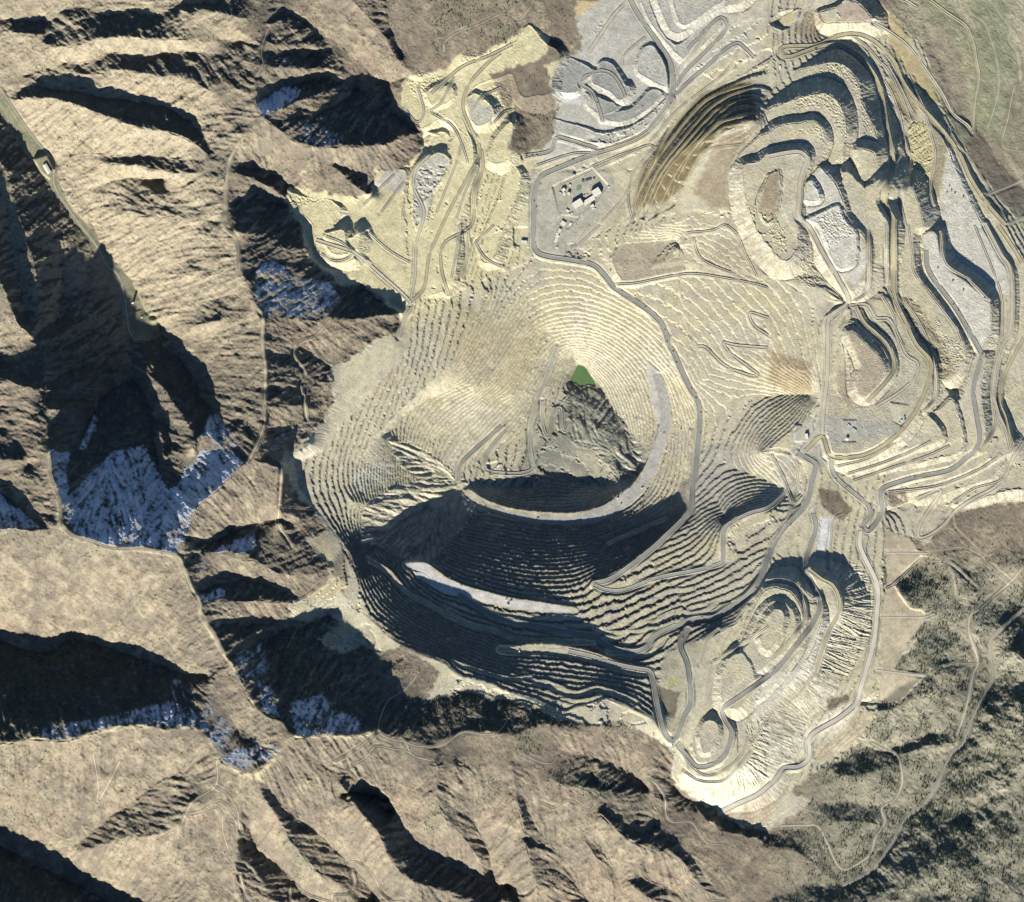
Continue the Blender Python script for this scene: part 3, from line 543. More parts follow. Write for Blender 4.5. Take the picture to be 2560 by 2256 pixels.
RING = mask([P('960,1003 1022,1022 1072,1030 1134,1032 1172,1022 1210,1008 1240,985 1272,965 1290,938 1300,900 1318,850 1300,800 1290,720 1320,745 1338,800 1340,850 1325,900 1310,938 1290,975 1260,1008 1220,1028 1185,1044 1134,1046 1072,1040 1000,1022')], 2, .5)
BB = mask([P('813,1125 853,1122 861,1138 886,1150 923,1170 973,1183 1022,1198 1080,1203 1155,1222 1090,1222 1011,1212 936,1195 886,1185 836,1155')], 1.5, .4)
PW = PM * (1 - SLIDE) * (1 - RING) * (1 - BB)
slm = SLIDE * PM
Z = Z + slm * (4 * G1 + 3 * G2 + 3 * N12b)
zn = mask([P('1040,480 1300,480 1420,620 1330,900 1250,860 1180,760 1130,760 1090,800 1060,760 1080,640 1000,560')], 4, 1)
ze = mask([P('1340,500 1680,500 1700,900 1560,1130 1540,1240 1400,1250 1250,1060 1340,900 1380,700')], 4, 1)
zw = mask([P('580,500 1030,500 1060,700 1040,900 900,950 740,1000 700,1300 560,1200')], 4, 1) * (1 - zn)
terrace(PW * (1 - np.clip(zn + ze + zw, 0, 1)), 15.5)
terrace(PW * zn * (1 - ze), 17.0, 3); terrace(PW * ze, 11.0, 1, 1.0, .9); terrace(PW * zw * (1 - ze), 14.0, 2, 1.6, .95)
Z += PW * .5 * N2
sl, d = sdist(P('813,1125 853,1122 861,1138 886,1150 923,1170 973,1183 1022,1198 1080,1203 1155,1222 1090,1222 1011,1212 936,1195 886,1185 836,1155'), 6)
# benched reclaimed hillside
gxx, gyy = grad(Z)
HB = mask([T(2,0,'1500,740 1700,660 2044,520')+T(3,0,'60,650 0,840')+T(2,0,'1950,960 1700,1040 1500,1230 1380,1450 1300,1640 1100,1760 950,1740 1040,1350 1250,1050')], 3, 1)
terrace(HB, 19.0, 6, 1.0, .8)
SE2 = mask([P('690,1100 700,1150 640,1160 600,1190 640,1230 700,1260 740,1240 760,1300 700,1290 650,1290'), P('1210,1395 1120,1425 1060,1400 900,1345 870,1390 960,1380 1100,1440 1240,1450 1300,1440')], 3, 1)
terrace(SE2, 15, 0, 2)
SL0 = np.hypot(*grad(blur(Z, 3)))
EB = MM * (1 - PM) * mask([P('1040,520 1340,520 1520,540 1640,560 1560,420 1400,420 1260,440'), T(3,2,'560,60 900,20 1700,-100 2044,-200 2200,200 2044,450 1500,480 1000,460 900,330 640,200'), P('1060,340 1340,180 1440,60 1533,30 1560,100 1540,180 1340,300 1260,340'), P('800,330 1040,330 1040,560 900,600 820,640'),
   P('1640,120 1760,60 1900,260 1800,240 1740,160')], 6, 3) * (1 - HB)
terrace(EB, 9.0, 2, 1.5, .7)
EB2 = MM * (1 - PM) * (1 - EB) * (1 - HB) * smoothstep(1400, 1500, XX) * smoothstep(.08, .2, SL0) * smoothstep(.46, .3, SL0)
terrace(EB2, 12.0, 4, 1.0, .9)

# rills on dumped faces and lumps of tipped loads ------------------------------------------------
R1 = up(lic(toU(blur(Z, 2)), 21, 0, 12), -170, -130, 2.0)
gx, gy = grad(blur(Z, 1)); SL = np.hypot(gx, gy)
dumpm = MM * (1 - PM * (1 - SLIDE))
Z += dumpm * smoothstep(.25, .6, SL) * 1.0 * R1
ERO = mask([T(3,2,'520,960 640,890 720,880 800,1000 860,1130 870,1300 780,1560 700,1700 640,1801 420,1801 480,1500 580,1250 600,1120'), T(3,0,'1110,980 1280,960 1340,1240 1320,1460 1120,1500 1140,1200'),
            T(3,1,'1060,560 1200,620 1420,960 1480,1180 1360,1280 1240,1060 1100,760'), T(2,3,'1860,380 2044,300 2044,800 1850,950 1400,1000 1330,870 1700,860 1900,650')], 3, 1)
Z += ERO * 2.8 * R1
LUMP = mask([T(1,0,'1200,650 1300,570 1440,590 1470,640 1380,700 1360,820 1560,960 1480,980 1330,860'), T(1,0,'1780,740 1940,650 2044,760 2044,850 1900,880'), T(1,0,'1640,430 1820,410 1860,440 1650,500'),
             T(3,0,'380,580 480,510 600,520 700,620 760,800 720,790 650,640 560,580'), T(3,0,'180,880 260,790 400,745 500,770 580,850 630,1010 620,1110 540,1000 470,860 350,860'),
             T(3,0,'110,1060 280,1040 420,1010 460,1090 440,1160 380,1060'), T(3,0,'380,1730 530,1680 590,1700 640,1801')+T(3,1,'690,80 560,130 480,180'),
             T(3,1,'1310,730 1390,740 1400,860 1550,950 1570,1060 1490,1200 1450,980'), T(3,0,'740,800 790,900 830,1080 770,1100'), T(2,0,'640,260 740,140 800,150 700,300'),
             T(3,1,'0,40 140,0 150,200 60,190'), T(3,1,'240,80 300,120 430,480 330,500 200,420 270,370'), T(1,0,'230,1570 400,1560 560,1600 420,1640 260,1640')], 2, 1)
Z += LUMP * 2.0 * N2
Z += dumpm * .3 * N2

# ------------------------------------------------------------------ roads: benches cut into the ground, then ribbons laid on them
def zat(x, y, A=None):
    A = Z if A is None else A
    jj = np.interp(y, GY, np.arange(NY)); ii = np.interp(x, GX, np.arange(NX))
    j0 = np.minimum(np.floor(jj).astype(int), NY - 2); i0 = np.minimum(np.floor(ii).astype(int), NX - 2); fj = jj - j0; fi = ii - i0
    return (A[j0, i0] * (1 - fi) + A[j0, i0 + 1] * fi) * (1 - fj) + (A[j0 + 1, i0] * (1 - fi) + A[j0 + 1, i0 + 1] * fi) * fj
ROADS = []
def road(pts, w, kind, mat, smooth=14, berm=True, label=None):
    p = smooth_line(pts, 8); q, _ = resample(p, 2.0)
    z = zat(q[:, 0], q[:, 1])
    k = max(3, int(smooth)); ker = np.hanning(2 * k + 1); ker /= ker.sum()
    z = np.convolve(np.pad(z, k, mode='edge'), ker, 'valid')
    hw = w / 2 + 1.7
    sl, d, t = sdist(q[::2] if len(q) > 8 else q, hw + 6, closed=False)
    tz = np.interp(t, np.linspace(0, 1, len(z)), z)
    wgt = smoothstep(hw + 5.0, hw + .3, d)
    Z[sl] = Z[sl] * (1 - wgt) + tz * wgt
    ROADS.append([q, w, kind, mat, berm])
def bench(pts, hw, soft=2.5, k=14):
    q, _ = resample(smooth_line(pts, 8), 2.0); z = zat(q[:, 0], q[:, 1]); ker = np.hanning(2 * k + 1); ker /= ker.sum(); z = np.convolve(np.pad(z, k, mode='edge'), ker, 'valid')
    sl, d, t = sdist(q[::2], hw + 8, closed=False); wd = hw * (.55 + .45 * np.sin(np.pi * np.clip(t, 0, 1)) ** .6) + .5 * N8[sl]
    w = smoothstep(wd + soft, wd, d); Z[sl] = Z[sl] * (1 - w) + (np.interp(t, np.linspace(0, 1, len(z)), z) + .2 * N4[sl]) * w
BL = [(P('813,1130 850,1135 886,1162 930,1182 975,1194 1022,1205 1085,1213 1150,1221'), 12), (P('740,1120 773,1140 811,1182 873,1216 911,1236'), 6), (P('890,1222 940,1248 986,1258 1030,1276 1110,1281 1185,1282'), 7), (P('1000,1297 1029,1299 1072,1295 1134,1301 1185,1313 1222,1327 1262,1337 1300,1340'), 11),
      (P('916,1187 986,1231 1022,1241 1097,1256 1185,1272'), 8), (P('1215,1300 1262,1306 1300,1298 1330,1270'), 9), (P('1100,1375 1150,1385 1190,1375 1230,1385 1270,1400'), 6), (P('1070,1362 1100,1368 1130,1378'), 7),
      (P('1315,1235 1350,1222 1390,1228 1430,1205'), 6), (P('1310,1190 1350,1180 1385,1178'), 5), (P('1265,1248 1310,1240 1360,1215'), 4), (P('1215,1085 1260,1065 1330,1035'), 4), (P('1180,1250 1210,1262 1262,1262 1330,1250'), 4),
      (P('935,985 960,1003 990,1017 1022,1026 1072,1033 1134,1037 1172,1032 1210,1021 1243,1001 1272,976 1296,940 1312,905 1327,860 1328,810 1312,750'), 13), (P('1120,1395 1160,1400 1200,1390'), 4), (P('905,1320 960,1340 1020,1355 1060,1350'), 4)]
BMASK = 0 * XX
for p_, h_ in BL:
    bench(p_, h_); sl, d, t = sdist(smooth_line(p_, 4), h_ + 8, closed=False); BMASK[sl] = np.maximum(BMASK[sl], smoothstep(h_ * .9 + 2, h_ * .9 - 1, d))
rd = road
HR = 'haul'
rd(P('1240,-60 1258,0 1280,40 1315,90 1338,130 1343,180 1330,215 1290,265 1240,290 1180,310 1110,338 1078,355 1066,390 1065,430 1064,480 1070,502 1090,512 1140,520 1184,530 1210,555 1227,575 1287,615 1315,640 1327,660 1336,690 1344,703 1360,740 1377,775 1392,800 1397,825 1396,860 1392,900 1389,940 1382,975 1380,1010 1370,1030 1337,1063 1297,1100 1247,1138 1215,1158 1185,1165'), 8, 'haul_road', 'grey')
rd(P('1185,1168 1210,1178 1247,1178 1310,1155 1385,1140 1435,1127 1443,1115 1443,1088 1447,1055 1470,1038 1497,1025 1540,1010 1590,960'), 6.5, 'haul_road', 'grey')
rd(P('916,1186 950,1210 986,1230 1022,1240 1097,1255 1150,1265 1185,1270 1210,1288 1240,1298 1270,1300 1292,1290 1305,1270 1347,1250 1387,1235 1422,1233 1447,1218 1497,1183 1520,1150 1533,1113 1558,1063 1608,1008 1620,963 1628,930 1610,915 1590,905'), 8, 'haul_road', 'grey')
rd(P('1372,1255 1358,1290 1372,1330 1378,1400 1365,1430 1350,1470 1340,1478 1325,1460 1312,1410 1304,1360 1295,1340 1270,1335 1222,1325 1185,1312 1134,1300'), 8, 'haul_road', 'grey')
rd(T(3,1,'430,1690 440,1480 470,1200 475,900 490,740 620,640 640,580 560,430 440,230 330,20')+T(3,0,'240,1740 245,1600 255,1450 290,1330 310,1270 250,1220 150,1225 0,1255'), 7, 'haul_road', 'pale')
rd(T(3,1,'300,1801 430,1690')+T(3,2,'500,40 700,50 850,0')+T(3,1,'960,1730 1060,1640 1180,1480 1280,1250 1295,1090 1180,950 1100,780 1010,570 1005,300 1000,0')+T(3,0,'1000,1750 930,1620 940,1490 1000,1340 985,1180 945,980 915,780 860,620 760,480 650,400 550,355 400,382 280,420 180,455 100,440 120,380 250,370 400,360 550,290 680,272 790,295 900,370 1010,500 1070,640 1150,760 1240,870 1340,980 1440,1100 1540,1250 1620,1430 1760,1640 1900,1801'), 6.5, 'haul_road', 'yellow')
rd(T(3,2,'500,60 520,180 600,270 700,350 800,440 810,520 760,600 800,640 860,580 910,480 900,350 940,290 1170,215 1450,155 1580,60 1650,0')+T(3,1,'1690,1700 1660,1500 1640,1300 1700,1060 1690,1000 1600,840 1480,640 1290,380 1260,200'), 7, 'haul_road', 'grey')
rd(T(3,2,'740,640 740,780 850,1010 880,1120 870,1300 850,1500 800,1700 740,1900')+T(3,3,'700,220 560,340 400,430 330,500 330,640 250,720 130,735 60,820 -80,940 -250,1020 -390,1090'), 8, 'haul_road', 'white')
rd(T(3,2,'360,500 380,620 330,780 300,900 320,1000 400,1160 410,1260 340,1400 200,1580 60,1750')+T(2,3,'2000,30 1800,170 1680,260 1700,350 1750,450 1700,620 1600,700 1480,720 1400,640 1310,540'), 7, 'haul_road', 'grey')
rd(T(3,2,'0,1040 100,1030 220,1070 330,1180 390,1180'), 6, 'haul_road', 'pale')
rd(T(3,2,'330,950 420,1020 520,1080 570,1200 560,1300 480,1450 420,1620 370,1801'), 5, 'dirt_road', 'yellow')
rd(T(2,0,'350,1080 420,1110 560,1150 680,1190'), 6, 'haul_road', 'grey')
rd(T(2,0,'100,1250 300,1210 350,1110 450,1120 600,1170'), 6, 'haul_road', 'grey')
rd(T(2,0,'1310,750 1450,620 1560,530 1700,400 1800,350 1870,400 1930,460'), 5, 'haul_road', 'grey')
rd(T(2,0,'1310,690 1380,580 1560,400 1700,250 1700,170 1650,150 1550,240 1400,400'), 5, 'haul_road', 'grey')
rd(T(2,0,'720,960 690,860 640,740 560,680 580,620 700,570 800,600 870,700 900,770'), 5, 'haul_road', 'grey')
rd(T(2,0,'620,410 700,290 800,140 900,30 950,-40'), 5, 'haul_road', 'pale')
rd(T(3,1,'700,650 770,780 870,870 960,970 1010,1130 950,1240 800,1400'), 5, 'dirt_road', 'yellow')
rd(T(3,1,'660,640 790,640 860,740 960,750 1030,860 1100,1030 1190,1100 1180,1210 1040,1340 860,1450'), 4.5, 'dirt_road', 'pale')
rd(T(3,1,'1740,0 1860,230 1940,380 1940,800 1850,1020 1800,1300 1830,1480 1900,1650 1940,1801'), 6, 'haul_road', 'pale')
rd(T(3,1,'1840,0 1960,180 2030,300'), 6, 'haul_road', 'yellow'); rd(T(3,1,'2044,900 1900,1180 1850,1400 1900,1550 1950,1801'), 5, 'haul_road', 'yellow')
rd(T(3,2,'1200,380 1380,320 1230,560 1200,680 1260,690 1400,600 1500,480 1650,380 1800,300 1900,200 1960,60 2044,-60'), 5, 'haul_road', 'pale')
rd(T(1,1,'480,120 700,190 800,230 1000,400 1230,620 1190,740 1140,900'), 5, 'dirt_road', 'pale')
rd(T(1,1,'1230,620 1340,500 1380,250 1450,80')+T(1,0,'1560,1650 1700,1400 1790,1220 1700,1000 1650,850 1700,680 1860,500 1950,430'), 4.5, 'dirt_road', 'yellow')
rd(T(1,1,'1230,620 1270,400 1280,150')+T(1,0,'1340,1700 1260,1500 1280,1350 1380,1250'), 4, 'dirt_road', 'pale')
rd(T(1,0,'1800,1200 1810,1350 1740,1550 1720,1801')+T(1,1,'1500,150 1480,350 1540,560'), 4, 'dirt_road', 'yellow')
rd(T(1,0,'1400,750 1520,640 1660,530 1860,450 2044,360'), 4, 'dirt_road', 'yellow')
rd(T(3,0,'850,180 1000,270 1150,400 1380,720 1480,900 1600,1000 1640,1060'), 3, 'dirt_road', 'pale')
rd(T(3,0,'1180,50 1100,0')+T(3,0,'1080,0 1000,-60'), 3, 'dirt_road', 'pale')
rd(T(3,0,'1300,0 1450,110 1580,200 1640,320 1670,480 1690,620 1660,800 1640,1060'), 3, 'dirt_road', 'yellow')
rd(T(2,1,'2044,740 1900,700 1930,800 2044,880'), 3.5, 'dirt_road', 'pale')
rd(T(2,1,'2044,980 1800,960 1690,940 1740,1020 1900,1140 1960,1190 1900,1200 1700,1120 1550,980 1490,970'), 4, 'dirt_road', 'pale')
rd(T(2,1,'360,960 280,1200 200,1400 150,1600 150,1801')+T(2,2,'170,130 60,180')+T(1,2,'1850,160 1830,60 1900,-60 1990,-160'), 5, 'haul_road', 'grey')
rd(T(2,1,'240,1400 250,1600 290,1680 330,1500 390,1460 400,1600 430,1640 470,1580'), 3.5, 'haul_road', 'grey')
rd(T(1,2,'1960,-200 1850,-100 1640,100 1610,240'), 5, 'haul_road', 'grey')
# canyon road, creek road and light tracks
rd(T(0,0,'-60,640 0,710 110,880 220,1040 330,1180 420,1290 430,1480 540,1660 640,1801')+T(0,1,'780,180 850,320 940,400 990,560 1010,700 1030,840 1080,900 1200,915'), 2.6, 'canyon_road', 'pale', berm=False)
rd(T(3,2,'2044,930 1940,1050 1820,1150 1700,1260 1620,1320 1610,1450 1660,1600 1680,1700 1640,1801')+T(3,3,'1600,200 1540,400 1510,470'), 3.2, 'canyon_road', 'pale', berm=False)
rd(T(3,2,'2044,1270 1900,1400 1790,1500 1780,1600 1800,1801')+T(3,3,'1730,150 1640,330 1560,540 1480,600 1400,760 1340,900 1240,1030 1100,1140 1040,1250 960,1380 840,1540 700,1630 600,1670'), 3.4, 'creek_road', 'dark', berm=False)
rd(T(3,3,'830,530 920,580 1020,620 1060,700 1075,850 1020,980 940,1030 910,1070 935,1170 860,1290 820,1420 700,1510 610,1545 540,1480 470,1320 400,1200 300,1190 100,1195'), 3, 'dirt_road', 'pale', berm=False)
for t_ in ('950,1750 1050,1450 1250,1150 1500,850 1700,740 1900,680 2044,665', '1000,1740 1150,1400 1400,1080 1600,860 1800,750 2044,735', '1100,1650 1250,1350 1500,1080 1700,880 1830,825 2044,785', '1180,1640 1350,1320 1550,1080 1750,915 1980,870', '1320,1430 1450,1200 1650,1000 1820,945 1950,930',
           '1050,1700 1200,1380 1440,1090 1640,880', '900,1740 1000,1560 1100,1380 1250,1060 1420,860', '1300,1480 1250,1640', '1390,1440 1500,1240 1600,1180 1850,1150'):
    rd(T(2,0,t_), 1.5, 'bench_track', 'yellow', 6, False)
for t_ in (T(1,0,'1580,620 1480,820 1400,900 1560,1000 1640,1150 1690,1300'), T(1,0,'1290,700 1340,900 1280,980 1180,860'), T(1,0,'1900,980 1980,900 2044,880'), T(1,0,'1960,700 1800,780 1720,900'), T(1,0,'1440,1700 1520,1500 1600,1300 1640,1150'), T(1,0,'1600,1750 1660,1560 1760,1330'), T(1,1,'1620,0 1600,200 1560,420'), T(1,1,'1680,60 1690,250 1640,420'), T(1,1,'1750,140 1900,0'), T(1,1,'1750,140 1830,260 1960,330'), T(1,1,'900,60 1060,200 1230,300'), T(1,1,'560,90 700,150 760,240 640,290 520,230'), T(1,0,'860,1640 1000,1500 1100,1400'), T(1,0,'1000,1700 1100,1560 1180,1460'),
           T(2,2,'1500,1700 1560,1500 1640,1420'), T(3,0,'930,640 1000,760 1060,950 1100,1150 1140,1300 1100,1480 1060,1600 1100,1801'), T(3,0,'880,480 960,560 1080,800 1140,960'), T(3,0,'960,520 1050,680 1150,880 1200,950'), T(3,0,'700,300 800,380 900,500'), T(3,0,'1120,600 1200,760 1260,900 1310,1100 1340,1250 1300,1500 1320,1640'),
           T(3,0,'450,400 560,370 660,410 800,540'), T(3,0,'870,1500 1000,1330 1060,1200'), T(3,1,'800,40 808,300 790,520 700,600'), T(3,1,'940,0 945,300 960,480 1000,590 1060,700'), T(3,1,'1120,0 1150,250 1165,380 1300,560 1480,790 1550,930'),
           T(3,1,'910,560 1000,720 1030,860 1120,1020'), T(3,1,'1650,0 1800,370 1870,600 1870,900 1830,1150 1800,1400 1810,1600 1700,1801'), T(3,1,'1380,60 1420,300 1600,430 1760,590'), T(3,1,'1090,600 1200,760 1290,960 1340,1200 1330,1380 1240,1480'),
           T(3,2,'640,180 900,100 1150,0 1300,-80'), T(3,2,'680,240 1000,130 1250,50 1450,-40'), T(3,2,'960,330 1300,290 1500,230 1700,140 1850,40'), T(3,2,'1500,400 1650,300 1850,240 1960,120'), T(3,2,'560,120 800,60 1000,-60'),
           T(2,0,'640,1330 860,1240 1080,1150 1300,900 1500,740 1700,580 1810,400'), T(2,0,'380,1480 700,1330 1060,1170 1130,1180'), T(2,0,'200,1320 480,1230 700,1210 1050,1080 1250,860'), T(2,0,'1060,300 900,440 880,520'), T(2,0,'1560,230 1450,420 1330,560 1310,640'),
           T(2,1,'850,470 1000,460 1300,400 1500,390 1900,460 2044,500'), T(2,1,'1450,100 1480,220 1560,300 1780,390'), T(2,1,'1400,60 1600,40 1700,0 1800,80 1850,200 1950,400'), T(2,1,'480,180 520,140 620,0'), T(2,1,'500,170 560,130 700,0'),
           T(2,0,'960,1760 930,1600 960,1400 1130,1190'), T(2,0,'720,1770 860,1620 940,1500'), T(3,2,'250,100 200,400 130,600 20,760'), T(3,2,'30,30 120,200 200,420'), T(3,2,'940,1100 1000,1070 1100,980 1240,850'), T(3,2,'480,940 500,740 520,560 600,500'),
           T(2,3,'1330,520 1380,640 1460,740 1560,790 1700,740 1830,620 1880,480'), T(2,3,'1380,760 1500,830 1680,830 1800,720 1900,600'), T(2,2,'2044,1400 1900,1500 1750,1600 1600,1680'), T(3,2,'240,1060 300,1300 220,1450 60,1620')):
    rd(t_, 2.2, 'bench_track', 'pale', 8, True)
TR = [T(0,2,'400,40 410,180 480,350 500,500 505,590 600,675 750,715 900,770 1100,778 1300,802 1420,835 1480,950 1530,1080 1600,1190 1620,1320 1720,1460 1790,1600'),
      T(1,1,'0,650 60,740 55,950 80,1150 70,1500 75,1580 20,1740')+T(0,2,'1980,100'), T(0,0,'1880,1200 1830,1320 1810,1550 1800,1801')+T(0,1,'1890,100 1920,350'),
      T(1,0,'100,240 60,350 50,450 60,520 10,620'), T(0,3,'1740,660 1730,860 1560,980 1490,1090 1440,1200 1300,1280'), T(0,3,'1730,870 1820,930 1900,1060 1920,1200 1940,1210 1880,1100 1800,1000 1740,985 1620,1060 1490,1090 1620,1070 1720,1035 1780,1100 1790,1250 1860,1430 1960,1490 2044,1560'),
      T(1,3,'0,1590 50,1640')+T(1,3,'20,1650 0,1650'), T(1,3,'270,1770 290,1640 400,1730 600,1790 610,1740 740,1730 790,1650 770,1560'), T(1,3,'740,1490 800,1475 890,1530 960,1630 1000,1720 1090,1790 1180,1790'),
      T(1,3,'1280,0 1180,110 1050,200 980,420 1100,500 1190,515 1250,620 1400,665'), T(1,3,'980,430 850,540 740,610 630,670'), T(1,3,'780,690 880,640 960,550 1080,570 1200,590 1290,640 1400,665'),
      T(1,3,'1190,515 1300,550 1480,545 1650,440 1800,455 1930,440 2020,330'), T(2,3,'60,600 200,670 310,690 360,640'), T(2,3,'240,1000 330,1040 400,1000 480,990 590,1060 640,1050'),
      T(2,3,'1100,820 1160,870 1220,980 1230,1100 1280,1160 1430,1165 1500,1260 1560,1330 1690,1345'), T(2,3,'1240,1390 1350,1480 1400,1600 1540,1720 1580,1780 1700,1795'),
      T(1,2,'200,110 210,160 190,440 180,560 200,620 250,690 300,770'), T(1,2,'190,450 340,460 460,470'), T(1,1,'600,750 490,870 340,930 310,1050 400,1180 360,1280 390,1400 410,1550'),
      T(1,2,'600,980 450,1120 350,1180 300,1200'), T(3,0,'1820,0 1850,100 1940,220 1930,320 2000,430 2020,640 1970,700 1920,950 1880,1160 2044,1210'), T(3,0,'1410,940 1480,1100 1680,1380 1900,1760'),
      T(3,0,'1620,100 1730,180 1780,300 1820,420 1850,620 1830,800 1760,1020'), T(3,2,'1240,850 1300,880 1450,890 1580,1000 1680,1090'), T(3,2,'1260,800 1400,790 1550,770 1700,830 1760,900 1940,1050'), T(3,2,'1250,1270 1400,1230 1500,1150 1480,1000 1440,930'),
      T(3,2,'1480,480 1500,600 1600,700 1700,800'), T(3,2,'1680,1700 1500,1700 1400,1720'), T(3,3,'160,920 260,1040 430,1100'), T(0,3,'780,1000 790,850 750,600'), T(0,3,'800,980 900,800 970,660'),
      T(1,0,'1500,420 1510,340 1600,270 1700,230 1800,190 1950,120 2044,130')+T(2,0,'60,160 150,60'), T(0,3,'1920,1580 1960,1720 2000,1780 2044,1790')]
for t_ in TR: rd(t_, 1.3, 'mountain_track', 'pale', 4, False)
# conveyor berms across the reclaimed ground
for t_ in (T(3,2,'945,815 1100,815 1275,820'), T(3,2,'905,1330 1080,1330 1250,1328 1330,1300'), T(3,2,'870,1750 1020,1770 1260,1795'), T(3,0,'1720,1570 2044,1440'), T(3,0,'1920,1790 2044,1740')):
    rd(t_, 2.4, 'drainage_channel', 'white', 10, False)
# building platforms
def level(pts, z=None, soft=4):
    sl, d = sdist(pts, 10); 
    if z is None:
        c = np.array(pts).mean(0); z = float(zat(c[0], c[1]))
    w = smoothstep(soft, -.5, d); Z[sl] = Z[sl] * (1 - w) + (z + .15 * N4[sl]) * w
level(T(2,0,'330,1490 640,1350 760,1480 640,1640 480,1740 380,1690'), 1963)
level(T(2,1,'260,200 330,0 400,-80 520,-60 440,30 420,230'), 1956)
level(T(0,0,'270,1270 370,1240 420,1350 390,1420 330,1370'), 1722)
level(T(2,1,'20,20 130,20 130,170 20,150'), 1966)
level(T(3,1,'220,1600 340,1600 340,1720 220,1720')); level(T(3,1,'600,1560 700,1560 700,1720 600,1720')); level(T(3,1,'980,1420 1120,1440 1080,1600 1000,1560'))
level(T(1,2,'1850,110 1960,80 1990,180 1880,180')); level(T(3,0,'540,60 640,0 740,60 720,160 580,150'), 1956); level(T(3,0,'60,190 240,60 240,140 120,210'), 1962)
level(T(0,1,'1040,600 1120,600 1120,660 1020,700'), 1812)
# lake
sl, d = sdist(smooth_line(P('1155,727 1168,732 1180,750 1190,768 1175,766 1160,770 1148,762 1138,765 1145,745 1155,727'), 3), 6); LAKEZ = 1478.0
Z[sl] = np.where(d < 0, np.minimum(Z[sl], LAKEZ - 4), np.maximum(Z[sl], LAKEZ + .5 + 2 * np.clip(d, 0, 4) * (d < 4)))

# ------------------------------------------------------------------ what the ground is made of
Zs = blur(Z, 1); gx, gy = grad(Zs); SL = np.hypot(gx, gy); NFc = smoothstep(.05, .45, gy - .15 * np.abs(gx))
def c3(*a): return np.array(a, np.float32)
def mix(C, m, c): return C * (1 - m[..., None]) + np.asarray(c, np.float32) * m[..., None]
def add(C, polys, c, a=1.0, soft=3, wob=2.5): 
    for p in polys:
        sl, d = sdist(p, soft + 3 * wob + 2); m = (1 - smoothstep(-soft, soft, d + wob * .5 * (N8[sl] + .6 * N20[sl]))) * a
        C[sl] = mix(C[sl], m, c)
grass, brush, green = c3(.365,.31,.215), c3(.215,.182,.138), c3(.17,.18,.11)
C = np.zeros(Z.shape + (3,), np.float32)
west = smoothstep(560, 330, XX) * smoothstep(760, 560, YY)
g = smoothstep(-1.0, 1.4, .7 * N30b + .5 * N12b + .45 * N60 + 1.5 * west - .35 + .35 * smoothstep(900, 1100, YY) * smoothstep(620, 450, XX))
C[:] = brush; C = mix(C, g, grass); C = mix(C, west * .4, c3(.49,.42,.29))
C = mix(C, smoothstep(.2, 1.6, N60 + .5 * N20) * .35 * (1 - west), c3(.24,.17,.13))
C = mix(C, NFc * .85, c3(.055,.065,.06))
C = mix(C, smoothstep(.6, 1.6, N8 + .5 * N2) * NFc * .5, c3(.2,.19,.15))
# scattered scrub and conifer cover
spots = smoothstep(.7, 1.3, N4 + .6 * N2 + .5 * N30b)
C = mix(C, spots * .45, c3(.07,.075,.05))
lowr = smoothstep(1500, 1750, XX) * smoothstep(1050, 1250, YY)
C = mix(C, lowr * .75 * (1 - .75 * NFc), c3(.37,.34,.25)); C = mix(C, lowr * smoothstep(.1, 1.2, N20 + .7 * N60) * .45, c3(.17,.16,.12)); C = mix(C, lowr * smoothstep(.6, 1.4, N12b + .4 * N30b) * .5 * (1 - NFc), c3(.47,.42,.31))
plain = smoothstep(1770, 1840, XX) * smoothstep(620, 430, YY)
C = mix(C, plain, c3(.40,.37,.255))
C = mix(C, plain * smoothstep(-.2, 1.0, N60 + .6 * N20) * smoothstep(420, 220, YY), c3(.29,.29,.18))
C = mix(C, smoothstep(1500, 1650, XX) * smoothstep(1080, 1200, YY) * .35, c3(.27,.265,.19))
add(C, [P('1930,0 2010,0 2030,150 2030,250 1990,310 1950,270 1945,200 1960,100')], c3(.25,.265,.165), .7, 8)
add(C, [P('1865,215 1885,210 1905,230 1890,235 1868,232')], c3(.13,.16,.09), .9, 3)
add(C, [P('1840,50 1880,45 1920,110 1945,250 1930,262 1880,200 1855,120')], c3(.27,.235,.175), .8, 4)
add(C, [P('1945,255 2000,290 2044,380 2060,480 2044,430 1950,350 1920,300')], c3(.29,.24,.175), .9, 5)
add(C, [P('2010,180 2044,150 2060,360 2020,320 2005,250')], c3(.24,.21,.15), .7, 5)
C = mix(C, FLOOR, c3(.33,.31,.2)); C = mix(C, FLOOR * smoothstep(-.3, .8, N8), c3(.25,.26,.16))
C = mix(C, REC, c3(.54,.47,.33)); C = mix(C, REC * smoothstep(.1, 1.2, N8 + N20) * .5, c3(.42,.365,.255))
add(C, [T(0,1,'1060,620 1150,640 1250,720 1270,880 1180,900 1080,880 1040,780')], c3(.27,.26,.17), .9)
# tracks of bare soil on the ridge crests
for pts, wd in ((T(1,1,'0,650 60,740 55,950 80,1150 75,1500'), 3), (T(0,0,'1960,1080 1880,1200 1830,1320 1805,1550 1800,1800'), 3), (T(0,2,'400,0 420,180 480,350 500,590 750,715 1100,778 1420,835 1480,950 1600,1190 1620,1320 1850,1700')+T(0,3,'2000,150 2044,240'), 4),
                (T(0,3,'0,540 280,490 530,515 860,425 1200,392 1340,425 1600,412 1740,600'), 3), (T(0,3,'1740,620 1900,740 2044,800')+T(1,3,'100,700 280,500 500,460 750,467 980,432'), 6)):
    sl, d, t = sdist(smooth_line(pts), 12, closed=False); C[sl] = mix(C[sl], np.exp(-(d / wd) ** 2) * .8, c3(.5,.43,.28))
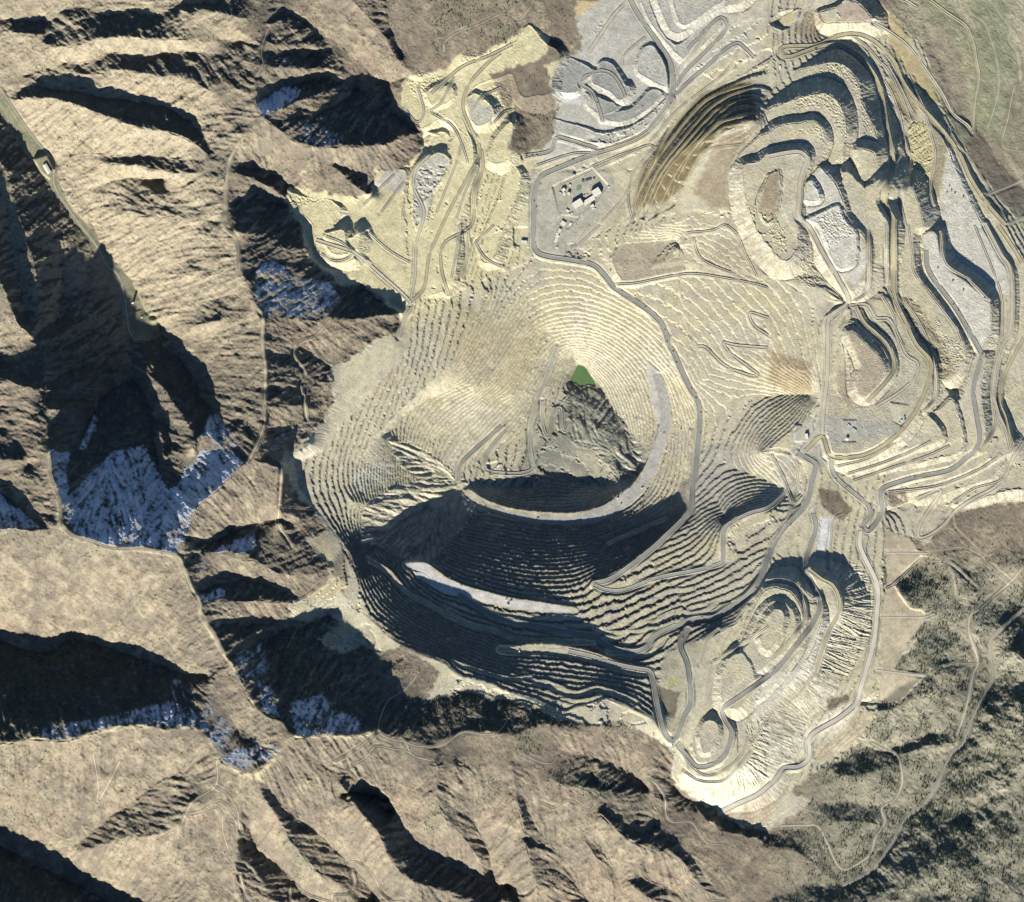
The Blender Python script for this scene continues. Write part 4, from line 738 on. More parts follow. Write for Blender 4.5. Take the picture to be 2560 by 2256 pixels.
# snow lying on the shaded slopes
snow = 0 * XX
for p, a in ((T(0,2,'400,0 480,330 560,620 700,710 850,755 1200,775 1420,830 1480,760 1540,560 1740,330 1960,90 1800,-50 1500,0 1450,250 1350,300 1150,-50 900,0 700,200 560,350 560,0'), 1.0), (T(0,1,'1560,1801 1680,1500 1750,1500 1960,1801'), .8), (T(0,1,'620,1801 750,1500 800,1550 700,1801'), .8),
             (T(1,0,'0,850 150,730 300,680 380,720 320,800 200,880 60,940'), 1.0), (T(1,0,'280,1100 400,980 540,1000 700,1080 680,1170 480,1185 330,1130'), .6), (T(1,0,'60,430 200,420 300,480 200,560 60,500'), .35), (T(1,0,'100,110 200,90 230,130 120,160'), .5),
             (T(1,1,'0,300 150,260 300,400 600,450 700,600 600,700 450,765 250,740 90,720 0,620'), .75), (T(1,1,'200,1640 450,1540 560,1500 580,1570 400,1760 250,1801 100,1801'), .5), (T(0,2,'1560,980 1600,880 1750,760 2044,640 2044,780 1800,880 1650,960'), .9),
             (T(0,2,'1600,1190 1620,1130 1800,1070 1800,1160 1700,1200'), .9), (T(0,3,'300,490 350,400 700,330 1050,260 1350,180 1600,250 1700,80 1750,250 1850,350 1700,540 1600,410 1050,385 700,445 530,510'), .6), (T(0,3,'1350,0 1450,0 1500,160 1400,230'), .5),
             (T(0,3,'1640,470 1740,300 1850,330 1880,400 1820,560 1750,660'), .7), (T(0,3,'1760,640 1900,560 2044,560 2044,740 1850,740'), .8), (T(1,3,'0,480 120,500 230,560 160,660 0,700'), .7), (T(1,3,'0,0 150,100 200,320 60,290'), .7), (T(1,3,'280,200 550,120 620,250 850,330 830,440 500,470 340,480 300,400'), .7),
             (T(1,2,'0,1520 60,1500 120,1700 100,1801 0,1801'), .5), (T(0,2,'0,330 90,420 220,500 340,610 0,640'), .9), (T(0,2,'100,0 260,60 240,170'), .4), (T(0,2,'1820,1640 1960,1560 2044,1600 2044,1801 1900,1801'), .6)):
    sl, d = sdist(p, 10); snow[sl] = np.maximum(snow[sl], a * (1 - smoothstep(-6, 5, d + 2 * N8[sl])))
sn = smoothstep(.3, .95, snow * (.95 + .15 * G2 + .18 * N8 + .14 * N4 + .1 * N2 + .12 * G1 + .15 * N20)) * smoothstep(-.1, .2, gy - .1)
SNOW = sn * (1 - .85 * MM)
# --- tree cover density
veg = 0 * XX
south = smoothstep(1250, 1400, YY + .25 * (XX - 700)) * MT
veg += lowr * MT * (1 - REC) * smoothstep(-1.2, 1.4, N20 + .5 * N60 + .6 * NFc) * .9
veg += south * NFc * .8 * smoothstep(-.3, .8, N20 + .4 * N60)
for p, a in ((P('860,-10 1080,-10 1060,40 1040,30 1030,100 960,110 930,60 900,30 880,130 860,90'), .6), (P('780,0 830,0 800,160 780,110'), .35), (T(0,3,'60,100 0,500 260,470 600,420 700,200 900,0 0,0'), 1.0), (T(0,2,'0,1500 200,1600 450,1560 640,1490 900,1600 1100,1680 1000,1801 0,1801'), .9),
             (T(1,2,'120,1500 600,1300 660,1500 600,1700 400,1801 100,1801'), .9), (T(1,3,'0,0 600,0 550,140 250,250 120,420 60,200'), .6), (T(1,3,'1050,250 1300,250 1450,330 1400,500 1250,520'), .7), (T(1,3,'1700,150 2000,180 2040,400 1850,400'), .9),
             (T(1,3,'220,1240 450,1440 500,1580 300,1600 200,1350'), .6), (T(1,3,'400,600 700,850 900,1120 850,1200 600,850 480,700'), .5), (T(1,3,'1740,700 1980,850 1960,1000 1800,1000'), .6), (T(1,3,'1400,750 1480,1050 1400,1400 1340,1200 1400,950'), .5), (T(2,3,'0,380 200,450 300,620 60,620'), .7),
             (T(2,3,'240,760 500,700 900,760 1000,860 700,980 400,880 300,940'), .9), (T(2,3,'700,380 980,380 1180,480 800,430 880,640 800,560'), .6), (T(0,3,'0,560 380,540 520,700 380,760 500,1050 250,1280 100,1200 0,1250'), .35), (T(0,2,'0,620 500,610 700,730 1000,790 960,900 700,860 480,800 200,760 0,740'), .35),
             (T(0,2,'600,1280 780,1230 780,1430 620,1430'), .3), (T(3,2,'1250,850 1440,920 1500,1120 1250,1270 1150,1250 1010,1070'), 1.0), (T(3,2,'1140,1530 1250,1370 1400,1400 1500,1600 1300,1700 1130,1650'), .8), (T(2,0,'0,0 120,0 60,160 0,180'), .6), (T(2,0,'80,780 380,800 340,1020 100,900'), .5), (T(2,3,'100,180 380,260 430,380 100,400'), .8)):
    sl, d = sdist(p, 14); veg[sl] = np.maximum(veg[sl], a * (1 - smoothstep(-8, 6, d + 3 * N8[sl])) * smoothstep(-1.2, .8, N12b[sl]))
veg = np.maximum(veg, .10 * MT * smoothstep(.0, 1.2, N20 + .5 * N8) * (1 - plain))
veg *= (1 - REC * .97) * (1 - FLOOR) * (1 - MM * .55) * (1 - snow * .7)
for q, w, kind, mat, berm in ROADS:
    sl, d, t = sdist(q[::3], w / 2 + 3, closed=False); veg[sl] *= smoothstep(w / 2 + .5, w / 2 + 2, d)
C = mix(C, np.clip(veg * 1.2, 0, 1) * .42 * (1 - SNOW), c3(.10,.115,.07))
C = mix(C, np.clip(veg, 0, 1) * smoothstep(.2, 1.0, N8 + .8 * N4) * .5 * (1 - NFc), c3(.33,.31,.24))
# --- mine ground
cream, pale, greyc, yellow, olive = c3(.54,.497,.34), c3(.53,.50,.39), c3(.345,.34,.295), c3(.53,.475,.27), c3(.42,.36,.2)
Cm = np.zeros_like(C); Cm[:] = cream
Cm = mix(Cm, smoothstep(-.4, 1, N60 + .4 * N20) * .6, pale); Cm = mix(Cm, smoothstep(.3, 1.3, noise(35, 14, 3)) * .6, c3(.45,.41,.33))
add(Cm, [P('800,80 1060,40 1115,100 1110,200 1060,320 1040,520 900,600 800,660 700,600 600,520 570,380 700,360 830,300 790,190')], c3(.70,.63,.37), .8, 20, 5)
add(Cm, [T(1,0,'1260,1440 1300,1320 1400,1240 1480,1225 1550,1280 1500,1420 1400,1560 1350,1801 1260,1801'), T(1,0,'940,1480 1060,1345 1150,1350 1200,1400 1150,1560'), T(1,0,'1700,780 1880,850 1890,950 1780,1010 1700,940')], c3(.50,.48,.41), .9, 3)
add(Cm, [P('1110,0 1440,0 1520,20 1500,80 1400,150 1350,200 1320,250 1180,300 1080,330 1095,210 1120,120')], c3(.46,.45,.39), .95, 12, 4)
add(Cm, [T(2,0,'380,480 470,460 640,560 560,640 500,740 310,720 330,590'), T(2,0,'680,560 720,490 800,510 850,580 900,670 940,700 920,770 850,800 790,740 640,660'), T(2,0,'660,880 740,960 900,970 1010,920 1200,760 1100,720 960,860 760,900'), T(2,0,'720,940 650,780 540,700 500,600 600,620 850,850 900,860 850,920')], c3(.325,.325,.30), .9, 3)
add(Cm, [T(2,0,'310,720 500,745 560,800 550,850 380,800 320,770')], c3(.6,.6,.57), .9)
add(Cm, [P('1055,345 1110,345 1200,325 1235,370 1200,430 1150,520 1075,500 1062,430')], c3(.40,.385,.32), .75, 9, 4)
add(Cm, [T(2,0,'-20,0 400,80 450,150 580,60 690,0 700,-80 0,-100')], c3(.2,.165,.12), .9, 3)
add(Cm, [T(2,0,'400,80 520,10 680,20 660,50 550,130 440,110')], c3(.55,.45,.26), .95, 2)
add(Cm, [T(2,0,'0,720 60,780 400,800 350,900 340,1080 240,1200 60,1180'), T(1,0,'1900,640 2044,700 2044,980 2000,900')], c3(.26,.22,.15), .9, 3)
add(Cm, [T(2,0,'1500,760 1700,680 1900,660 1960,960 1650,1050 1380,1450 1250,1600 1100,1650 950,1650 1050,1350 1260,1050')], c3(.27,.215,.115), .85, 8)
add(Cm, [T(2,0,'1600,1200 1680,1100 1850,1040 1980,1000 1850,1150 1750,1300 1700,1500 1750,1650 1600,1650 1450,1550 1550,1300')], c3(.34,.28,.19), .85, 6)
add(Cm, [T(2,1,'830,200 930,130 1100,110 1250,170 1350,280 1400,350 1370,375 1200,400 1050,440 900,455 860,420 800,300')], c3(.42,.365,.26), .9, 4)
add(Cm, [P('1430,480 1500,470 1540,540 1500,575 1450,560 1400,560'), P('1390,590 1390,600')], c3(.43,.38,.27), .8, 6)
add(Cm, [T(3,0,'300,100 400,60 450,200 420,330 330,330 200,250'), T(3,0,'0,1380 90,1380 80,1600 40,1760 -80,1700')], c3(.33,.27,.18), .85, 4)
add(Cm, [T(3,0,'540,60 700,10 830,150 760,180 600,180')], c3(.47,.38,.3), .9, 2); add(Cm, [T(3,0,'60,190 240,60 240,140 120,210')], yellow, .9, 2)
add(Cm, [T(2,0,'1500,760 1700,680 1900,660 1960,960 1650,1050 1380,1450 1250,1600 1000,1600 1050,1350 1260,1050')], c3(.22,.175,.09), .6, 6)
add(Cm, [T(3,0,'900,180 980,250 1150,390 1300,620 1420,820 1300,830 1150,650 1020,480 960,350'), T(3,0,'740,0 850,0 1050,130 1150,380 1000,300')], c3(.43,.36,.2), .9, 4)
add(Cm, [T(3,0,'1110,980 1280,960 1340,1240 1320,1460 1120,1500 1140,1200')], c3(.57,.50,.28), .9, 4)
add(Cm, [T(3,0,'960,650 1060,620 1200,880 1180,940 1100,960 1000,780')], c3(.3,.25,.13), .8, 4)
add(Cm, [T(3,0,'400,1360 470,1340 580,1540 640,1801 300,1801 290,1500')+[], T(3,1,'330,0 700,30 800,300 700,480 520,400'), T(3,1,'1240,80 1340,70 1460,350 1780,600 1780,860 1690,1010 1500,700 1290,380'), T(3,0,'1440,1180 1500,1250 1740,1801 1390,1801 1400,1400'), T(3,1,'1380,0 1700,0 1900,300 1940,560 1830,560 1650,400 1500,300')], c3(.62,.60,.51), .9, 4)
add(Cm, [T(3,0,'1300,960 1400,1100 1430,1200 1400,1400 1330,1640 1300,1500 1340,1200')], c3(.3,.26,.17), .7, 3)
add(Cm, [T(3,1,'630,850 680,850 880,1040 930,1130 920,1220 820,1350 760,1370 712,1310 740,1130 670,950'), T(3,1,'560,1150 700,1200 740,1370 640,1450 560,1300'), T(3,1,'720,640 800,760 980,980 1000,1140 900,1000 750,820')], c3(.41,.345,.25), .85, 4)
add(Cm, [T(3,1,'1060,560 1200,620 1420,960 1480,1180 1360,1280 1240,1060 1100,760')], c3(.24,.2,.12), .6, 6)
add(Cm, [T(3,1,'30,1000 200,1050 340,1100 340,1330 200,1340 0,1260')], c3(.36,.28,.17), .8, 4)
add(Cm, [T(3,1,'200,1500 440,1500 700,1550 1000,1560 1060,1660 700,1720 400,1801 200,1801')+[], T(3,2,'0,60 200,0 500,0 480,120 250,60 100,200')], c3(.43,.42,.36), .8, 6)
add(Cm, [T(3,2,'400,300 560,320 660,470 600,560 500,500 420,430'), T(3,2,'960,320 1100,310 1120,400 1000,450 960,400'), T(3,3,'80,600 180,520 240,540 300,620 240,710 120,720'), T(3,3,'470,180 640,150 660,220 500,300')], c3(.17,.135,.1), .9, 3)
add(Cm, [T(3,2,'420,540 540,520 500,760 380,800')], c3(.72,.72,.72), .8, 2)
add(Cm, [T(3,3,'-40,600 200,450 640,200 740,240 560,480 350,520 150,560 0,760'), T(3,3,'-600,800 -100,870 100,600 300,500 330,640 100,740 0,880 -200,1000 -400,1080'), T(2,3,'1300,780 1680,820 2000,600 2044,900 1640,1070 1400,960')], c3(.72,.67,.50), .9, 5)
add(Cm, [T(3,3,'-60,-50 350,-50 0,280 -150,400'), T(3,2,'200,1801 480,1250 600,1300 480,1600 400,1801')], c3(.68,.64,.53), .8, 6)
add(Cm, [T(3,3,'340,660 480,680 720,560 860,600 850,420 740,250 560,480'), T(3,3,'-370,1085 0,950 100,1000 0,1150 -200,1230')], c3(.5,.43,.3), .9, 3)
add(Cm, [T(2,3,'1240,0 1330,0 1340,80 1240,100')], c3(.5,.48,.24), .9, 2); add(Cm, [T(2,3,'1160,60 1240,100 1340,120 1290,330 1200,300')], c3(.2,.17,.12), .9, 3)
add(Cm, [T(2,0,'1700,-20 2044,0 2044,200 1700,350 1400,500 1500,300 1750,130')], c3(.52,.48,.36), .6, 8)
add(Cm, [P('1155,716 1200,760 1200,776 1130,776 1132,750')], c3(.33,.31,.2), .85, 4, 2)
# pit rock: yellower on the west wall, grey low down and on the east
pitb = smoothstep(1810, 1560, Z) * PM
Cm = mix(Cm, pitb * .75, c3(.41,.385,.285))
add(Cm, [P('620,850 760,760 820,740 800,860 760,940 640,990')], c3(.58,.53,.38), .6, 15); add(Cm, [P('740,920 790,930 770,960 720,980 700,950')], c3(.62,.6,.5), .6, 8)
add(Cm, [P('900,600 980,620 1100,640 1060,760 980,800 900,760')], c3(.40,.34,.2), .5, 25); add(Cm, [P('1230,650 1290,690 1340,800 1310,900 1250,820 1200,700')], c3(.46,.42,.31), .5, 15)
Cm = mix(Cm, RING, c3(.40,.39,.35)); Cm = mix(Cm, BB, c3(.6,.58,.53))
add(Cm, [P('1095,850 1150,770 1185,770 1250,850 1290,900 1275,965 1240,975 1200,900 1140,900 1090,930 1060,900'), P('1050,900 1110,870 1200,960 1100,1000 1000,990')], c3(.25,.25,.205), .85, 6)
add(Cm, [P('1390,900 1440,880 1500,900 1480,1000 1420,1060 1380,1000')], c3(.42,.40,.34), .7, 8)
south_shade = smoothstep(960, 1060, YY) * smoothstep(1600, 1400, XX) * PM * smoothstep(0, .25, gy) * (1 - RING) * (1 - BB) * (1 - BMASK)  # north-facing south wall, sunlit benches spared: shade painted into the rock colour
Cm = mix(Cm, south_shade * (.55 + .4 * smoothstep(.35, .7, SL)), c3(.12,.122,.12))
Cm = mix(Cm, smoothstep(.9, 1.5, noise(25, 33, 3) + .4 * N4) * PM * .3 * (1 - RING), c3(.50,.41,.25))
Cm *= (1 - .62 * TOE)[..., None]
# crusts and streaks on faces
st = smoothstep(-.9, 1.3, R1 + .5 * noise(14, 41, 2)) * smoothstep(.3, .6, SL)
Cm = mix(Cm, dumpm * st * .35, c3(.7,.66,.54)); Cm = mix(Cm, dumpm * (1 - st) * smoothstep(.35, .6, SL) * .35, c3(.27,.25,.2))
add(Cm, [P('610,1065 650,1060 670,1110 700,1180 650,1190 600,1200 590,1240 640,1230 700,1250 660,1300 640,1270 600,1210 625,1130')], c3(.52,.44,.26), .6, 10)
add(Cm, [P('690,1090 710,1120 690,1160 660,1150 670,1110'), P('800,1240 860,1300 830,1310 790,1270')], brush, .6, 8)
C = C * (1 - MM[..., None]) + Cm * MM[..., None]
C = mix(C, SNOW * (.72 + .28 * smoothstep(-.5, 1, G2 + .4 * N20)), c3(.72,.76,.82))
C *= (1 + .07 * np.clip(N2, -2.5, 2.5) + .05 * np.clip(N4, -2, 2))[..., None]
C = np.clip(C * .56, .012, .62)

# ------------------------------------------------------------------ materials
def node_mat(name, base=None, attr=None, rough=.95, s1=.012, s2=.09, amt=.35, tint=(.8, .8, .8)):
    m = bpy.data.materials.new(name); m.use_nodes = True; n = m.node_tree; b = n.nodes['Principled BSDF']; L = n.links
    b.inputs['Roughness'].default_value = rough; b.inputs['Specular IOR Level'].default_value = .15
    tc = n.nodes.new('ShaderNodeNewGeometry')
    n1 = n.nodes.new('ShaderNodeTexNoise'); n1.inputs['Scale'].default_value = s1; n1.inputs['Detail'].default_value = 6
    n2 = n.nodes.new('ShaderNodeTexNoise'); n2.inputs['Scale'].default_value = s2; n2.inputs['Detail'].default_value = 4
    L.new(tc.outputs['Position'], n1.inputs['Vector']); L.new(tc.outputs['Position'], n2.inputs['Vector'])
    ad = n.nodes.new('ShaderNodeMath'); ad.operation = 'ADD'; L.new(n1.outputs['Fac'], ad.inputs[0]); L.new(n2.outputs['Fac'], ad.inputs[1])
    mr = n.nodes.new('ShaderNodeMapRange'); mr.inputs['From Min'].default_value = .6; mr.inputs['From Max'].default_value = 1.4
    mr.inputs['To Min'].default_value = 1 - amt; mr.inputs['To Max'].default_value = 1 + amt; L.new(ad.outputs[0], mr.inputs['Value'])
    vm = n.nodes.new('ShaderNodeVectorMath'); vm.operation = 'SCALE'; L.new(mr.outputs[0], vm.inputs['Scale'])
    if attr:
        a = n.nodes.new('ShaderNodeAttribute'); a.attribute_name = attr; L.new(a.outputs['Color'], vm.inputs[0])
    else: vm.inputs[0].default_value = base
    L.new(vm.outputs[0], b.inputs['Base Color']); return m
MAT_G = node_mat('ground_rock_and_soil', attr='soil', amt=.3)
RM = {'grey': node_mat('haul_road_gravel', (.175,.175,.155), amt=.22), 'pale': node_mat('pale_road_gravel', (.29,.265,.205), amt=.2), 'yellow': node_mat('yellow_road_gravel', (.26,.23,.14), amt=.2),
      'white': node_mat('white_road_gravel', (.34,.32,.27), amt=.15), 'dark': node_mat('worn_asphalt', (.2,.19,.165), amt=.2)}
BERM = node_mat('berm_rubble', (.25,.235,.185), amt=.3)

# ------------------------------------------------------------------ ground meshes
def wx(x): return (x - 1022) * M
def wy(y): return (900.5 - y) * M
def tag(o, kind=None, label=None, cat=None, group=None):
    if kind: o['kind'] = kind
    if label: o['label'] = label
    if cat: o['category'] = cat
    if group: o['group'] = group
    return o
Zw = (Z - ZREF).astype(np.float32); Xw = wx(XX).astype(np.float32); Yw = wy(YY).astype(np.float32)
VID = np.arange(NX * NY).reshape(NY, NX)
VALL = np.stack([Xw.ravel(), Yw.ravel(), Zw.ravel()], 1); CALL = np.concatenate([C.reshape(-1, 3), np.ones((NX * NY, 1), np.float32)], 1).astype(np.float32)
Fq = np.stack([VID[:-1, :-1], VID[1:, :-1], VID[1:, 1:], VID[:-1, 1:]], -1).reshape(-1, 4)
mid = lambda a: .25 * (a[:-1, :-1] + a[1:, :-1] + a[1:, 1:] + a[:-1, 1:])
lab = np.zeros((NY - 1, NX - 1), int)
mm = mid(MM); pm = mid(PM); xx = mid(XX); yy = mid(YY)
lab[mm > .5] = 2
lab[(mm > .5) & (yy < 520) & (xx > 1045) & (xx < 1450) & (yy - 510 < -(xx - 1170) * .0)] = 3
lab[(mm > .5) & (xx < 1050) & (yy < 720) & (pm < .5)] = 4
lab[(mm > .5) & (xx > 1300) & (yy > 1120) & (pm < .5)] = 5
lab[pm > .5] = 1
lab[(mid(FLOOR) > .5) & (mm < .5)] = 6
lab[(mm < .5) & (xx > 1840) & (yy < 700)] = 7
lab[(mm < .5) & (xx > 1500) & (yy > 1060)] = 8
lab[(mid(REC) > .5) & (mm < .5)] = 9
NAMES = ['mountain_terrain', 'open_pit', 'waste_rock_dump', 'mine_plateau', 'yellow_rock_dump', 'southern_rock_dump', 'canyon_floor', 'grassy_plain', 'wooded_foothills', 'reclaimed_field']
lab = lab.ravel()
def mesh_from(name, V, Fc, col=None, mat=None):
    me = bpy.data.meshes.new(name); nv, nf = len(V), len(Fc); k = Fc.shape[1]
    me.vertices.add(nv); me.vertices.foreach_set('co', V.astype(np.float32).ravel())
    me.loops.add(nf * k); me.loops.foreach_set('vertex_index', Fc.astype(np.int32).ravel())
    me.polygons.add(nf); me.polygons.foreach_set('loop_start', (np.arange(nf) * k).astype(np.int32))
    try: me.polygons.foreach_set('loop_total', np.full(nf, k, np.int32))
    except Exception: pass
    me.polygons.foreach_set('use_smooth', np.zeros(nf, bool))
    if col is not None:
        ca = me.attributes.new('soil', 'FLOAT_COLOR', 'POINT'); ca.data.foreach_set('color', col.astype(np.float32).ravel())
    if mat: me.materials.append(mat)
    me.update(calc_edges=True)
    o = bpy.data.objects.new(name, me); COL.objects.link(o); return o
for k, nm in enumerate(NAMES):
    f = Fq[lab == k]
    if not len(f): continue
    u, inv = np.unique(f, return_inverse=True)
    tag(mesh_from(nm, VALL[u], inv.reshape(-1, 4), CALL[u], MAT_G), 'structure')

# road ribbons with side berms
def ribbon(idx, q, w, kind, mat, berm):
    q = np.array(q); g_ = np.gradient(q, axis=0); n = np.stack([-g_[:, 1], g_[:, 0]], 1); n /= np.linalg.norm(n, axis=1)[:, None] + 1e-9
    ok = (q[:, 0] > -150) & (q[:, 0] < 2190) & (q[:, 1] > -110) & (q[:, 1] < 2030)
    hw = w / 2; lift = 1.0 + .12 * (idx % 9)
    offs = [(-hw, 0), (-hw * .5, .1), (0, .15), (hw * .5, .1), (hw, 0)]
    rows = []
    jt = np.interp(np.arange(len(q)), np.arange(0, len(q) + 6, 5), np.random.RandomState(idx).randn(len(np.arange(0, len(q) + 6, 5)))) * .03 * w
    zc = zat(q[:, 0], q[:, 1])
    for o_, dz in offs:
        oo = o_ * 1.0 + (jt if abs(o_) == hw else 0); x = q[:, 0] + n[:, 0] * oo; y = q[:, 1] + n[:, 1] * oo
        rows.append(np.stack([wx(x), wy(y), np.maximum(zat(x, y), zc - 1) - ZREF + lift + dz], 1))
    V = np.stack(rows, 1).reshape(-1, 3); K = len(offs); m = len(q)
    I = np.arange(m * K).reshape(m, K); Fc = np.stack([I[:-1, :-1], I[:-1, 1:], I[1:, 1:], I[1:, :-1]], -1)
    Fc = Fc[ok[:-1] & ok[1:]].reshape(-1, 4)
    # face up
    o = mesh_from(kind, V, Fc, None, RM[mat]); tag(o, 'structure')
    if berm:
        Vs, Fs, base = [], [], 0
        for s in (-1, 1):
            prof = [(hw + .05, 0), (hw + .45, 3.4), (hw + .75, 3.4), (hw + 1.3, -1.0)]
            R = []
            for a, dz in prof:
                x = q[:, 0] + n[:, 0] * a * s; y = q[:, 1] + n[:, 1] * a * s
                R.append(np.stack([wx(x), wy(y), zc - ZREF + lift + dz * (1 + .15 * np.sin(np.arange(m) * 1.7))], 1))
            V2 = np.stack(R, 1).reshape(-1, 3); K2 = 4; I = np.arange(m * K2).reshape(m, K2) + base
            F2 = np.stack([I[:-1, :-1], I[:-1, 1:], I[1:, 1:], I[1:, :-1]], -1)
            gap = (np.arange(m - 1) % 61) < 55
            F2 = F2[ok[:-1] & ok[1:] & gap].reshape(-1, 4); Vs.append(V2); Fs.append(F2); base += len(V2)
        b = mesh_from('safety_berm', np.vstack(Vs), np.vstack(Fs), None, BERM); b.parent = o
for i_, r_ in enumerate(ROADS): ribbon(i_, *r_)

# lake in the pit bottom
LK = smooth_line(P('1155,725 1168,730 1181,749 1193,767 1176,768 1160,773 1148,764 1136,767 1144,745 1155,725'), 6)
lm = bpy.data.materials.new('green_mine_water'); lm.use_nodes = True; b_ = lm.node_tree.nodes['Principled BSDF']
nn = lm.node_tree.nodes.new('ShaderNodeTexNoise'); nn.inputs['Scale'].default_value = .02; cr = lm.node_tree.nodes.new('ShaderNodeValToRGB')
cr.color_ramp.elements[0].color = (.05,.105,.04,1); cr.color_ramp.elements[1].color = (.085,.13,.045,1)
ge = lm.node_tree.nodes.new('ShaderNodeNewGeometry'); lm.node_tree.links.new(ge.outputs['Position'], nn.inputs['Vector'])
lm.node_tree.links.new(nn.outputs['Fac'], cr.inputs[0]); lm.node_tree.links.new(cr.outputs[0], b_.inputs['Base Color']); b_.inputs['Roughness'].default_value = .25
ctr = LK.mean(0); V = [(wx(ctr[0]), wy(ctr[1]), LAKEZ - ZREF)] + [(wx(a), wy(b), LAKEZ - ZREF) for a, b in LK[:-1]]
n_ = len(V) - 1; Ft = np.array([(0, 1 + (k + 1) % n_, 1 + k) for k in range(n_)])
tag(mesh_from('mine_lake', np.array(V), Ft, None, lm), 'structure')
# --- end of ground

# ------------------------------------------------------------------ buildings, tanks, tower
def plain(name, c, rough=.7, metal=0):
    m = node_mat(name, c, rough=rough, s1=.05, s2=.4, amt=.12); m.node_tree.nodes['Principled BSDF'].inputs['Metallic'].default_value = metal; return m
M_ROOF = plain('white_metal_roof', (.47,.44,.37)); M_WALL = plain('pale_metal_wall', (.35,.33,.28)); M_GREY = plain('grey_metal_roof', (.32,.33,.33)); M_DARK = plain('dark_slate_roof', (.06,.068,.075))
M_BLUE = plain('blue_paint', (.05,.11,.32), .5); M_YEL = plain('yellow_truck_paint', (.50,.34,.06), .5); M_TYRE = plain('black_rubber', (.02,.02,.02), .9); M_STEEL = plain('worn_steel', (.16,.15,.14), .6)
M_RED = plain('red_brown_roof', (.28,.05,.03)); M_CONC = plain('pale_concrete', (.42,.40,.36)); M_WHITE = plain('white_paint', (.5,.5,.47), .5); M_GLASS = plain('dark_glass', (.03,.04,.05), .2)
M_BARK = plain('bark', (.09,.06,.04)); 
def leafmat():
    m = node_mat('conifer_foliage', (.05,.062,.036), s1=.4, s2=2.0, amt=.5); n = m.node_tree
    oi = n.nodes.new('ShaderNodeObjectInfo'); hs = n.nodes.new('ShaderNodeHueSaturation'); b = n.nodes['Principled BSDF']
    src = b.inputs['Base Color'].links[0].from_socket; mr = n.nodes.new('ShaderNodeMapRange'); mr.inputs['To Min'].default_value = .55; mr.inputs['To Max'].default_value = 1.4
    n.links.new(oi.outputs['Random'], mr.inputs[0]); n.links.new(mr.outputs[0], hs.inputs['Value']); n.links.new(src, hs.inputs['Color']); n.links.new(hs.outputs[0], b.inputs['Base Color']); return m
M_LEAF = leafmat()
class MB:
    def __init__(s): s.v = []; s.f = []
    def box(s, cx, cy, z0, sx, sy, sz, top=1.0):
        b = len(s.v)
        for z, k in ((z0, 1), (z0 + sz, top)):
            for a, c in ((-1, -1), (1, -1), (1, 1), (-1, 1)): s.v.append((cx + a * sx / 2 * k, cy + c * sy / 2 * k, z))
        for f in ((3,2,1,0), (4,5,6,7), (0,1,5,4), (1,2,6,5), (2,3,7,6), (3,0,4,7)): s.f.append([b + q for q in f])
        return s
    def gable(s, cx, cy, z0, sx, sy, rise, over=.8, th=.5):
        b = len(s.v); hx, hy = sx / 2 + over, sy / 2 + over
        pr = [(-hy, z0), (0, z0 + rise), (hy, z0), (hy, z0 + th), (0, z0 + rise + th), (-hy, z0 + th)]
        for x in (-hx, hx):
            for y, z in pr: s.v.append((cx + x, cy + y, z))
        for k in range(6): s.f.append([b + k, b + (k + 1) % 6, b + 6 + (k + 1) % 6, b + 6 + k])
        s.f.append([b + q for q in (5,4,1,0)]); s.f.append([b + q for q in (4,3,2,1)]); s.f.append([b + 6 + q for q in (0,1,4,5)]); s.f.append([b + 6 + q for q in (1,2,3,4)])
        return s
    def cyl(s, cx, cy, z0, r, h, n=16, r2=None, axis='z', cap=0):
        b = len(s.v); r2 = r if r2 is None else r2
        for t, rr in ((0, r), (h, r2)):
            for k in range(n):
                a = 2 * math.pi * k / n; u, v = rr * math.cos(a), rr * math.sin(a)
                s.v.append((cx + u, cy + v, z0 + t) if axis == 'z' else ((cx + u, cy + t, z0 + v) if axis == 'y' else (cx + t, cy + u, z0 + v)))
        for k in range(n): s.f.append([b + k, b + (k + 1) % n, b + n + (k + 1) % n, b + n + k])
        if cap:
            s.v.append((cx, cy, z0 + h + cap)); t = len(s.v) - 1
            for k in range(n): s.f.append([b + n + k, b + n + (k + 1) % n, t])
        else: s.f.append([b + n + k for k in range(n)])
        s.f.append([b + k for k in reversed(range(n))]); return s
    def build(s, name, mat, parent=None, loc=None):
        me = bpy.data.meshes.new(name); me.from_pydata(s.v, [], s.f); me.materials.append(mat); me.update()
        o = bpy.data.objects.new(name, me); COL.objects.link(o)
        if parent: o.parent = parent
        if loc: o.location = loc
        return o
def ground(X, Y): return float(zat(np.array([X]), np.array([Y]))[0]) - ZREF
def empty(name, X, Y, rot, label, cat, group=None):
    o = bpy.data.objects.new(name, None); COL.objects.link(o); o.location = (wx(X), wy(Y), ground(X, Y)); o.rotation_euler = (0, 0, math.radians(rot))
    return tag(o, None, label, cat, group)
